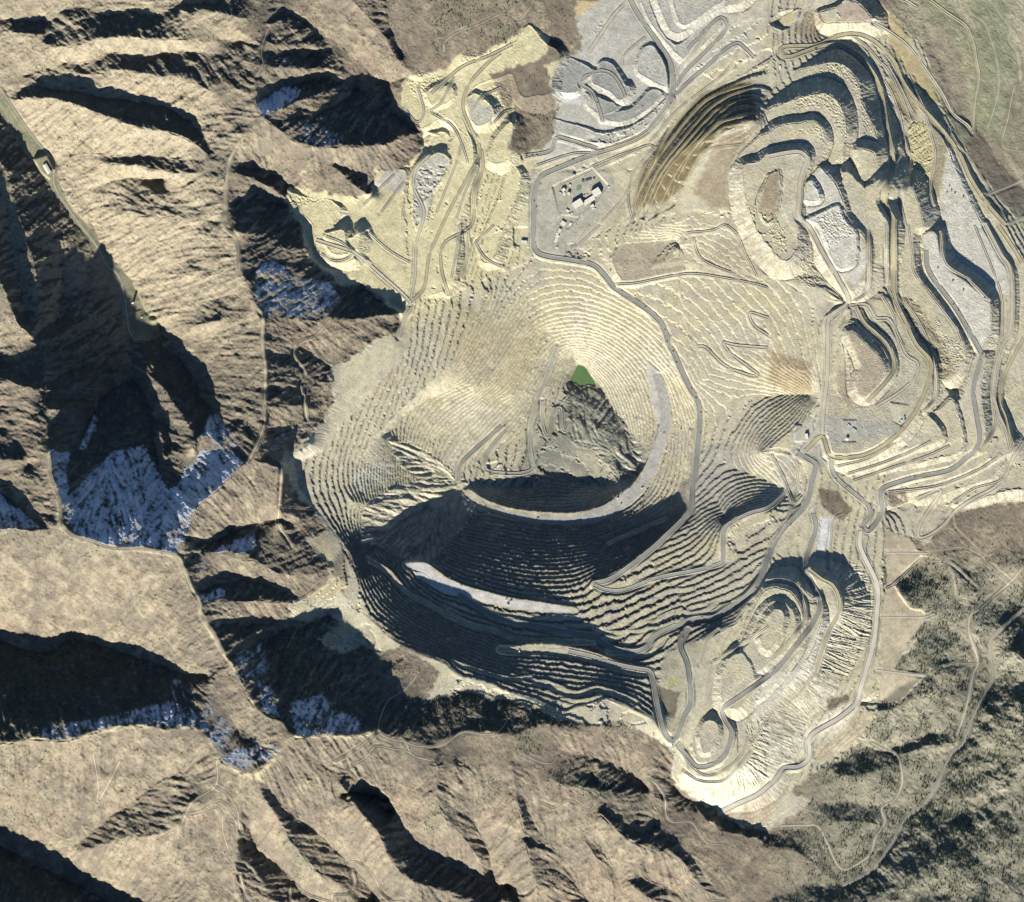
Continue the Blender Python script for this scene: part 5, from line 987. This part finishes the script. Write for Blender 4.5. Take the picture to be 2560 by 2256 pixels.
def building(name, X, Y, L, D, H, rot, label, roof=None, style='flat', group=None, cat='building', doors=2):
    """L, D in map units; H in metres"""
    L *= M; D *= M; roof = roof or M_ROOF
    t = empty(name, X, Y, rot, label, cat, group); t.location.z -= 1.0; H += 1.0
    MB().box(0, 0, -3, L, D, H + 3).build('wall', M_WALL, t)
    if style == 'gable': rf = MB().gable(0, 0, H + .05, L, D, D * .10).build('roof', roof, t)
    else:
        rf = MB().box(0, 0, H + .02, L + .8, D + .8, .5).build('roof', roof, t)
        if L > 25: MB().box(0, D / 2 - .2, H + .55, L, .5, .9).box(0, -D / 2 + .2, H + .55, L, .5, .9).box(-L / 2 + .2, 0, H + .55, .5, D - 1.2, .9).box(L / 2 - .2, 0, H + .55, .5, D - 1.2, .9).build('parapet', M_WHITE, rf)
    if L > 40:
        for k in range(4): MB().box(-L * .3 + k * L * .2, (-1) ** k * D * .12, H + (.6 if style == 'flat' else D * .06 + .8), 3.5, 3, 2.2).build('roof_vent', M_GREY, rf)
    for k in range(doors):
        MB().box((k - (doors - 1) / 2) * L / (doors + 1) , -D / 2 - .1, 0, min(6, L * .3), .25, min(6, H * .6)).build('door', M_GREY, t)
    return t
def q1(x, y): return 1069.9 + .07812 * x, 335.3 + .07812 * y
def b1(name, x, y, w, d, h, rot, label, **k): X, Y = q1(x, y); return building(name, X, Y, w * .07812, d * .07812, h, rot, label, **k)
b1('workshop_hall', 1065, 915, 262, 172, 22, 32, 'tall cream roofed workshop hall at the south-west end of the plant')
b1('workshop_hall', 1545, 625, 215, 185, 24, 32, 'tall cream roofed workshop hall at the north-east end of the plant')
b1('workshop_annex', 1355, 835, 320, 120, 11, 32, 'long low cream roofed building joining the two tall workshop halls', doors=5)
b1('plant_building', 705, 565, 95, 85, 15, 32, 'square pale roofed building casting a dark shadow west of the green pond')
b1('plant_building', 720, 668, 50, 85, 8, -5, 'small white building just south of the square pale building', doors=1)
b1('plant_building', 838, 652, 60, 55, 16, 30, 'small white building with a long shadow beside the green shrubs', doors=1)
b1('plant_building', 622, 650, 70, 45, 6, -40, 'small grey roofed shed west of the little white plant building', roof=M_GREY, doors=1)
b1('plant_building', 868, 445, 45, 40, 8, 20, 'tiny white hut north of the square pale building', doors=1)
b1('plant_building', 1440, 975, 90, 75, 14, 30, 'white building standing south of the long low annex', doors=1)
b1('plant_building', 1452, 1043, 50, 35, 6, 30, 'tiny white hut south of the white building by the annex', doors=1)
b1('plant_building', 1512, 1040, 28, 28, 5, 30, 'tiny white cabin at the slope edge south-east of the annex', doors=1)
b1('office_building', 800, 1097, 85, 60, 7, -35, 'white office building south-west of the tall workshop halls', doors=1)
b1('office_building', 850, 1197, 50, 50, 6, -35, 'small white office cube between the workshops and the car park', doors=1)
b1('office_building', 915, 1168, 48, 38, 6, 30, 'small white cabin just east of the office cube', doors=1)
b1('office_building', 692, 1420, 115, 120, 9, 58, 'large square white office block at the north end of the lower office yard')
b1('office_building', 598, 1605, 110, 72, 9, 60, 'white rectangular office block in the middle of the lower yard')
b1('office_building', 540, 1690, 70, 60, 6, 60, 'small white office hut south of the rectangular office block', doors=1)
b1('office_building', 872, 1445, 100, 62, 5, 55, 'low pale building on the east side of the lower office yard')
b1('plant_building', 1226, 712, 34, 30, 6, 30, 'western of two tiny white cubes north of the annex', doors=1)
b1('plant_building', 1293, 690, 34, 30, 6, 30, 'eastern of two tiny white cubes north of the annex', doors=1)
b1('plant_building', 1855, 490, 50, 28, 5, -20, 'white hut at the eastern edge of the plant', doors=1)
b1('plant_building', 962, 190, 60, 62, 14, 35, 'grey pointed shed on the bank north of the plant', roof=M_GREY, style='gable', doors=1)
for k, (x, y) in enumerate(((1198, 328), (1290, 318), (1345, 300), (1395, 285), (1480, 268))):
    b1('storage_shed', x, y, 60 - 5 * k, 62 - 6 * k, 5, 6, ['largest dark roofed storage shed', 'second dark roofed shed from the west', 'middle dark roofed shed', 'fourth dark roofed shed from the west', 'easternmost small dark roofed shed'][k] + ' in the row above the workshops', roof=M_DARK, group='row of dark roofed sheds', doors=1)
def q2(x, y): return (1280 + x / 7.35) * .7984, (560 + y / 7.35) * .7984
for nm, x, y, w, d, h, rot, lb, rf in (('truck_shop', 222, 335, 12, 6.5, 13, -4, 'white roofed shed on the ledge west of the haul road bend', M_ROOF), ('office_building', 830, 235, 8, 7, 6, 60, 'pale building in the southern office yard beside parked cars', M_ROOF),
                                ('office_building', 808, 302, 9, 6, 6, 60, 'broad pale building at the south end of the office yard', M_ROOF), ('office_building', 825, 440, 4, 4, 5, 0, 'tiny white hut above the haul road bend', M_ROOF), ('storage_shed', 320, 712, 5.5, 2.4, 4, 60, 'dark red roofed shed on the pit rim beside the road', M_RED)):
    building(nm, *q2(x, y), w, d, h, rot, lb, roof=rf, doors=1)
building('warehouse', 92.5, 336.5, 20, 8.2, 13, -60, 'long white warehouse on the floor of the western canyon', style='gable', doors=3)
building('canyon_building', 282.5, 634, 3.4, 2.6, 5, 20, 'tiny white hut near the upper end of the western canyon', doors=1)
building('crusher_building', 1609.8, 871.5, 6.2, 11, 16, 8, 'white hall with dark shadow west of the hilltop road junction', doors=1)
building('service_shed', 1694.3, 850.2, 6, 4.6, 6, -40, 'grey roofed shed north of the white domed tank', roof=M_GREY, doors=1)
building('service_shed', 1704.2, 858.6, 9.5, 5.6, 6, -38, 'larger grey roofed shed east of the white domed tank', roof=M_GREY, doors=1)
building('yard_building', 1671.8, 29.8, 6, 3.2, 5, -40, 'white hut at the west edge of the pinkish equipment yard', doors=1)
building('yard_building', 1675.8, 34.0, 4, 2.8, 4, -40, 'lower white hut at the west edge of the pinkish equipment yard', doors=1)
building('yard_building', 1685.4, 3.0, 9, 3, 5, 28, 'long white hut on the road north of the pinkish yard', doors=1)
building('yard_building', 1588.2, 22.3, 11, 3.4, 6, 28, 'long white building in the yellow equipment yard', doors=2)
building('yard_building', 1559.0, 20.0, 3, 3, 7, 28, 'tiny white block on the road berm west of the yellow yard', doors=1)
building('pit_building', 994.6, 931.3, 7.5, 4.2, 8, 40, 'white building inside the road loop on the pit floor', doors=1)
building('pit_building', 1000.5, 928.6, 4.5, 2, 6, -50, 'narrow grey building beside the white one on the pit floor', roof=M_GREY, doors=1)
building('pit_building', 988.8, 936.2, 2.6, 2.4, 5, 40, 'tiny white hut below the white pit floor building', doors=1)
building('yard_building', T(3,0,'97,540')[0][0], T(3,0,'97,540')[0][1], 3.2, 7, 6, 5, 'white long hut beside the brown mound west of the dump arcs', doors=1)
def tank(X, Y, r, h, label, mat, cap):
    t = empty('storage_tank', X, Y, 0, label, 'tank'); MB().cyl(0, 0, -2, r, h + 2, 24).build('tank_shell', mat, t); MB().cyl(0, 0, h + .02, r * 1.01, .4, 24, cap=cap).build('tank_roof', mat, t)
    MB().cyl(0, 0, h + cap + .3, .8, 1.2, 8).build('vent', M_GREY, t); MB().box(r + .4, 0, 0, .5, 1.2, h).build('ladder', M_GREY, t); return t
tank(1690.8, 876.2, 15, 13, 'large white domed tank beside the grey sheds', M_WHITE, 5)
tank(1805.3, 832, 8, 7, 'northern of two round blue tanks beside the haul road', M_BLUE, 1); tank(1806.2, 837.6, 8, 7, 'southern of two round blue tanks beside the haul road', M_BLUE, 1)
tank(1799, 839.9, 7, 8, 'white round tank just west of the blue tanks', M_WHITE, 1); tank(1794.9, 844.6, 6.5, 7, 'smaller white round tank south-west of the blue tanks', M_WHITE, 1)
t = empty('shaft_tower', 264.6, 605, 15, 'tall concrete shaft tower casting a long thin shadow on the canyon floor', 'tower')
MB().box(0, 0, -2, 17, 13, 42).build('tower_wall', M_CONC, t); MB().box(0, 0, 40.02, 19, 15, 5).build('tower_head', M_WHITE, t); MB().box(-14, -3, -2, 11, 9, 9).build('annex', M_WHITE, t); MB().box(0, -6.6, 0, 4, .3, 5).build('door', M_GREY, t)
# green pond by the plant
def pond(name, pts, mat, label=None, dz=1.2):
    p = smooth_line(pts + [pts[0]], 6)[:-1]; c = p.mean(0); z = max(ground(a, b) for a, b in p) + dz
    n = len(p); V = [(wx(c[0]), wy(c[1]), z)] + [(wx(a), wy(b), z) for a, b in p] + [(wx(a), wy(b), z - 6) for a, b in p]
    F_ = [(0, 1 + (k + 1) % n, 1 + k) for k in range(n)]
    me = bpy.data.meshes.new(name); me.from_pydata(V, [], F_ + [(1 + k, 1 + (k + 1) % n, 1 + n + (k + 1) % n, 1 + n + k) for k in range(n)]); me.materials.append(mat); o = bpy.data.objects.new(name, me); COL.objects.link(o); tag(o, 'structure'); return o
pond('green_pond', [q1(*a) for a in ((1045, 450), (1150, 425), (1170, 490), (1150, 545), (1045, 580), (1038, 510))], plain('pond_green', (.10,.17,.10), .4), dz=.6)
pond('blue_tarp', [(1595.8 + a, 31.8 + b) for a, b in ((1.2, -5), (2, -4.4), (.4, 4), (-2.2, 6), (-1.6, 2))], plain('tarp_blue', (.10,.20,.36), .3), dz=.6)  # blue tarp in the yellow yard, shaped with the pond builder

# ------------------------------------------------------------------ haul trucks, shovels, parked cars
def make_truck(label, group, paint=None):
    paint = paint or M_YEL; t = empty('haul_truck', 0, 0, 0, label, 'haul truck', group)
    MB().box(0, 0, 2.6, 12.5, 4.0, 1.5).build('chassis', M_STEEL, t)
    b = len((m := MB()).v); 
    m.v += [(-7, -4.2, 4.6), (3.2, -4.2, 4.2), (3.2, 4.2, 4.2), (-7, 4.2, 4.6), (-7.6, -4.6, 6.2), (3.6, -4.6, 7.8), (3.6, 4.6, 7.8), (-7.6, 4.6, 6.2)]
    m.f += [[3,2,1,0], [0,1,5,4], [1,2,6,5], [2,3,7,6], [0,4,7,3]]; m.box(4.9, 0, 7.5, 3.6, 9.2, .35); m.build('dump_bed', paint, t)
    MB().box(-2, 0, 5.2, 8.5, 7.6, 2.0, .75).build('rock_load', BERM, t)
    MB().box(5.2, 2.3, 4.1, 2.6, 2.6, 3.0).build('cab', M_WHITE, t); MB().box(6.0, -1.4, 4.1, 1.6, 4.4, 2.2).build('engine_hood', paint, t)
    for x, y, w in ((4.6, 3.2, 1.5), (4.6, -3.2, 1.5), (-4.2, 2.9, 2.6), (-4.2, -2.9, 2.6)): MB().cyl(x, y - w / 2, 1.9, 1.9, w, 14, axis='y').build('wheel', M_TYRE, t)
    return t
def dup(t, X, Y, rot, label, group):
    c = t.copy(); COL.objects.link(c); c.location = (wx(X), wy(Y), ground(X, Y) + 1.2); c.rotation_euler = (0, 0, rot); c['label'] = label; c['group'] = group
    for ch in t.children:
        d = ch.copy(); d.parent = c; COL.objects.link(d)
    return c
TT = {}
def tangent(X, Y):
    best = (1e9, 0)
    for q, *_ in ROADS:
        q = np.asarray(q); d = np.hypot(q[:, 0] - X, q[:, 1] - Y); k = int(d.argmin())
        if d[k] < best[0]:
            a, b = q[max(0, k - 2)], q[min(len(q) - 1, k + 2)]; best = (d[k], math.atan2(-(b[1] - a[1]), b[0] - a[0]))
    return best[1]
ORD = 'first second third fourth fifth sixth seventh eighth ninth tenth eleventh twelfth thirteenth'.split()
runs = [('on the grey haul road north of the plant', T(2,0,'1300,615 1265,835 830,1155 727,1200 485,1280 355,1330 225,1480 175,1610 190,1660')),
        ('on the main haul road down the north-east pit wall', T(2,1,'785,360 822,490 877,527 1063,655 1220,838 1237,930 1285,1010 1312,1098 1430,1308 1468,1382 1507,1500 1505,1662')),
        ('on the terrace south of the grey stockpile', T(2,0,'1110,905 1040,855 1030,995 1012,1000 945,1025')),
        ('parked on the road bench north-west of the plant', T(2,0,'115,1250 160,1248 198,1245')),
        ('working on the grey stockpile pads', T(2,0,'680,825 715,730 555,650')),
        ('on the road west of the pit lake', T(2,1,'335,1058 287,1168')),
        ('on the wide grey bench east of the pit lake', T(2,1,'1350,1630 1213,1660')+T(2,2,'1295,213 1270,270 1237,330 1192,378 1038,465 965,497 840,355 873,425 205,540')),
        ('beside the long pale eastern pad', T(3,1,'1480,635 1520,685 1692,1080 1708,1032 1730,1055')), ('parked beside the road loop at the hilltop yard', T(3,1,'380,1530 370,1565')),
        ('on top of the long pale eastern pad', T(3,1,'1357,343 1475,448 1560,518 1730,580')), ('on the grey switchback road east of the pit', T(3,2,'540,228 625,292 805,625 1170,215')),
        ('on the haul road below the south-east rim', T(2,2,'1948,1100 1515,1330 1358,1500')+T(3,2,'180,593')), ('on the sunlit benches of the south wall', T(1,2,'1637,1075 1890,1305')),
        ('parked on the white pad at the eastern dump edge', T(3,0,'1450,1490 1430,1540 1465,1525 1495,1545 1560,1575')), ('on the yellow haul road round the dump arcs', T(3,0,'968,1720 930,950 700,440 380,400'))]
proto = None
for gl, pts in runs:
    for k, (X, Y) in enumerate(pts):
        lb = ('yellow haul truck ' if len(pts) == 1 else ORD[k] + ' yellow haul truck ') + gl
        if proto is None: proto = make_truck(lb, 'haul trucks at work in the mine'); proto.location = (wx(X), wy(Y), ground(X, Y) + 1.2); proto.rotation_euler = (0, 0, tangent(X, Y))
        else: dup(proto, X, Y, tangent(X, Y) + (0 if k % 2 else math.pi), lb, 'haul trucks at work in the mine')
def shovel(X, Y, rot, label):
    t = empty('mining_shovel', X, Y, rot, label, 'mining shovel', 'rope shovels on the benches'); t.location.z += .3
    for y in (-4.5, 4.5): MB().box(0, y, 0, 12, 2.4, 2.4, .9).build('crawler_track', M_TYRE, t)
    MB().box(-2, 0, 2.8, 14, 11, 8).build('machine_house', M_WHITE, t); MB().box(4, 3.5, 10.9, 3, 3, 2.6).build('cab', M_GLASS, t)
    m = MB(); m.v += [(5, -1, 4), (5, 1, 4), (18, 1, 15), (18, -1, 15), (5, -1, 6), (5, 1, 6), (18, 1, 16.5), (18, -1, 16.5)]; m.f += [[0,1,2,3], [7,6,5,4], [0,3,7,4], [1,5,6,2], [3,2,6,7], [0,4,5,1]]; m.build('boom', M_YEL, t)
    MB().box(17, 0, 1.5, 5, 5.5, 5, .85).build('bucket', M_STEEL, t)
for a in ((1010, 1198, 60, 'mining shovel at the north edge of the long white bench in the pit wall'), (1019.5, 1201, 200, 'mining shovel at the step end of the long white bench'), (1014, 1208, 120, 'mining shovel on the south side of the long white bench'),
          (1036.5, 1300, 100, 'mining shovel at the west end of the highest sunlit bench'), (1282, 975, 40, 'mining shovel on the grey ring bench south-east of the pit bottom'), (1233, 995, 150, 'mining shovel on the south part of the grey ring bench')): shovel(*a)
def car_proto(label, group):
    t = empty('parked_vehicle', 0, 0, 0, label, 'vehicle', group)
    MB().box(0, 0, .6, 7.5, 3.0, 1.3).build('body', M_WHITE, t); MB().box(-.4, 0, 1.92, 3.6, 2.6, 1.0, .85).build('cabin', M_GLASS, t)
    for x in (-2.3, 2.3):
        for y in (-1.3, 1.3): MB().cyl(x, y - .2, .6, .6, .4, 10, axis='y').build('wheel', M_TYRE, t)
    return t
cp = None
lots = [('in the row along the east edge of the office yard', [q1(1120 - 12 * k, 1215 + 30 * k) for k in range(9)]), ('in the line below the long low annex', [q1(1400 + 40 * k, 830 - 27 * k) for k in range(7)]),
        ('in the middle of the lower office yard', [q1(760 + 22 * (k % 4), 1540 + 28 * (k // 4) + 8 * (k % 4)) for k in range(8)]), ('on the pinkish equipment yard', [(1696 + 2.2 * (k % 3), 24 + 3.4 * (k // 3)) for k in range(9)]),
        ('in the yellow equipment yard', [(1552 + 2.6 * k, 37 - 1.6 * k) for k in range(9)]), ('on the south side of the yellow yard', [(1558, 47), (1562, 46.5), (1572, 45), (1576, 43)])]
for gl, pts in lots:
    for k, (X, Y) in enumerate(pts):
        lb = ORD[k] + ' small white vehicle ' + gl; g = 'vehicles parked around the mine yards'
        if cp is None: cp = car_proto(lb, g); cp.location = (wx(X), wy(Y), ground(X, Y) + .3); cp.rotation_euler = (0, 0, .5)
        else: dup(cp, X, Y, .5 + .2 * math.sin(7 * k), lb, g).location.z -= .9

# ------------------------------------------------------------------ trees
rng = np.random.RandomState(5); NC = 260000
px = rng.uniform(-10, 2055, NC); py = rng.uniform(-10, 1812, NC)
jx = np.clip(np.searchsorted(GX, px), 0, NX - 1); jy = np.clip(np.searchsorted(GY, py), 0, NY - 1)
keep = rng.rand(NC) < veg[jy, jx]; px = px[keep]; py = py[keep]; pz = zat(px, py) - ZREF
ps = rng.uniform(.55, 1.25, len(px)) * (1.12 + .08 * (px > 1550) * (py > 1000))
order = np.argsort(-ps * ((px > 1550) & (py > 1000)) * 0.8 - ps * (rng.rand(len(ps)) < .02) * .3); first = order[:300]; rest = order[300:]
# individual trees
def tree_protos():
    out = []
    for v in range(3):
        r_ = random.Random(v); m = MB(); n = 9
        for k in range(4):
            z0 = 1.2 + k * 2.3; rr = (3.9 - .85 * k) * r_.uniform(.9, 1.1); b = len(m.v)
            for q in range(n):
                a = 2 * math.pi * q / n + k * .4; u = rr * r_.uniform(.72, 1.2); m.v.append((u * math.cos(a), u * math.sin(a), z0 + r_.uniform(-.4, .4)))
            m.v.append((r_.uniform(-.3, .3), r_.uniform(-.3, .3), z0 + 3.6)); m.v.append((0, 0, z0 + .5))
            for q in range(n): m.f.append([b + q, b + (q + 1) % n, b + n]); m.f.append([b + (q + 1) % n, b + q, b + n + 1])
        t = bpy.data.objects.new('conifer_tree', None); c = m.build('crown', M_LEAF, t); s_ = MB().cyl(0, 0, -1, .45, 5, 6, .2).build('trunk', M_BARK, t); out.append((t, c, s_))
    return out
TP = tree_protos(); used = [False] * 3
for k, i in enumerate(first):
    t0, c0, s0 = TP[k % 3]
    if not used[k % 3]: t, c, s_ = t0, c0, s0; used[k % 3] = True
    else:
        t = t0.copy(); c = c0.copy(); s_ = s0.copy(); c.parent = t; s_.parent = t; COL.objects.link(c); COL.objects.link(s_)
    COL.objects.link(t); t.location = (wx(px[i]), wy(py[i]), pz[i]); sc = ps[i]; t.scale = (sc, sc, sc); t.rotation_euler = (0, 0, random.uniform(0, 6.28))
    X_, Y_ = px[i], py[i]
    zone = ('on the round wooded hill between the pale reclaimed fields' if X_ > 1770 and X_ < 1930 and 1100 < Y_ < 1240 else 'in the far south-east corner beyond the creek road' if X_ > 1850 and Y_ > 1500 else
            'on the eastern edge hills beyond the creek road' if X_ > 1950 else 'on the hillside just below the white haul road' if Y_ < 1600 and X_ > 1550 else 'on the foothills south of the spiral rock dump' if X_ > 1550 else 'on the brown mountainside south-west of the pit')
    tag(t, None, 'dark green conifer ' + zone, 'tree', 'conifers ' + zone)
# the rest of the cover, past counting
me = bpy.data.meshes.new('tree_cover'); me.vertices.add(len(rest)); me.vertices.foreach_set('co', np.stack([wx(px[rest]), wy(py[rest]), pz[rest]], 1).astype(np.float32).ravel())
at = me.attributes.new('size', 'FLOAT', 'POINT'); at.data.foreach_set('value', ps[rest].astype(np.float32))
tc_o = bpy.data.objects.new('tree_cover', me); COL.objects.link(tc_o); tag(tc_o, 'stuff', 'dark green conifers and shrubs scattered thickly over the mountainsides and foothills', 'trees')
ng = bpy.data.node_groups.new('tree_cover', 'GeometryNodeTree'); ng.interface.new_socket('Geometry', in_out='INPUT', socket_type='NodeSocketGeometry'); ng.interface.new_socket('Geometry', in_out='OUTPUT', socket_type='NodeSocketGeometry')
N_ = ng.nodes; Lk = ng.links; gi = N_.new('NodeGroupInput'); go = N_.new('NodeGroupOutput')
ip = N_.new('GeometryNodeInstanceOnPoints'); co = N_.new('GeometryNodeMeshCone'); co.inputs['Vertices'].default_value = 7; co.inputs['Radius Bottom'].default_value = 3.9; co.inputs['Radius Top'].default_value = .3; co.inputs['Depth'].default_value = 9.5
sm = N_.new('GeometryNodeSetMaterial'); sm.inputs['Material'].default_value = M_LEAF; na = N_.new('GeometryNodeInputNamedAttribute'); na.data_type = 'FLOAT'; na.inputs['Name'].default_value = 'size'
Lk.new(gi.outputs[0], ip.inputs['Points']); Lk.new(co.outputs['Mesh'], sm.inputs['Geometry']); Lk.new(sm.outputs[0], ip.inputs['Instance']); Lk.new(na.outputs['Attribute'], ip.inputs['Scale']); Lk.new(ip.outputs[0], go.inputs[0])
md = tc_o.modifiers.new('scatter', 'NODES'); md.node_group = ng
print('trees', len(px))
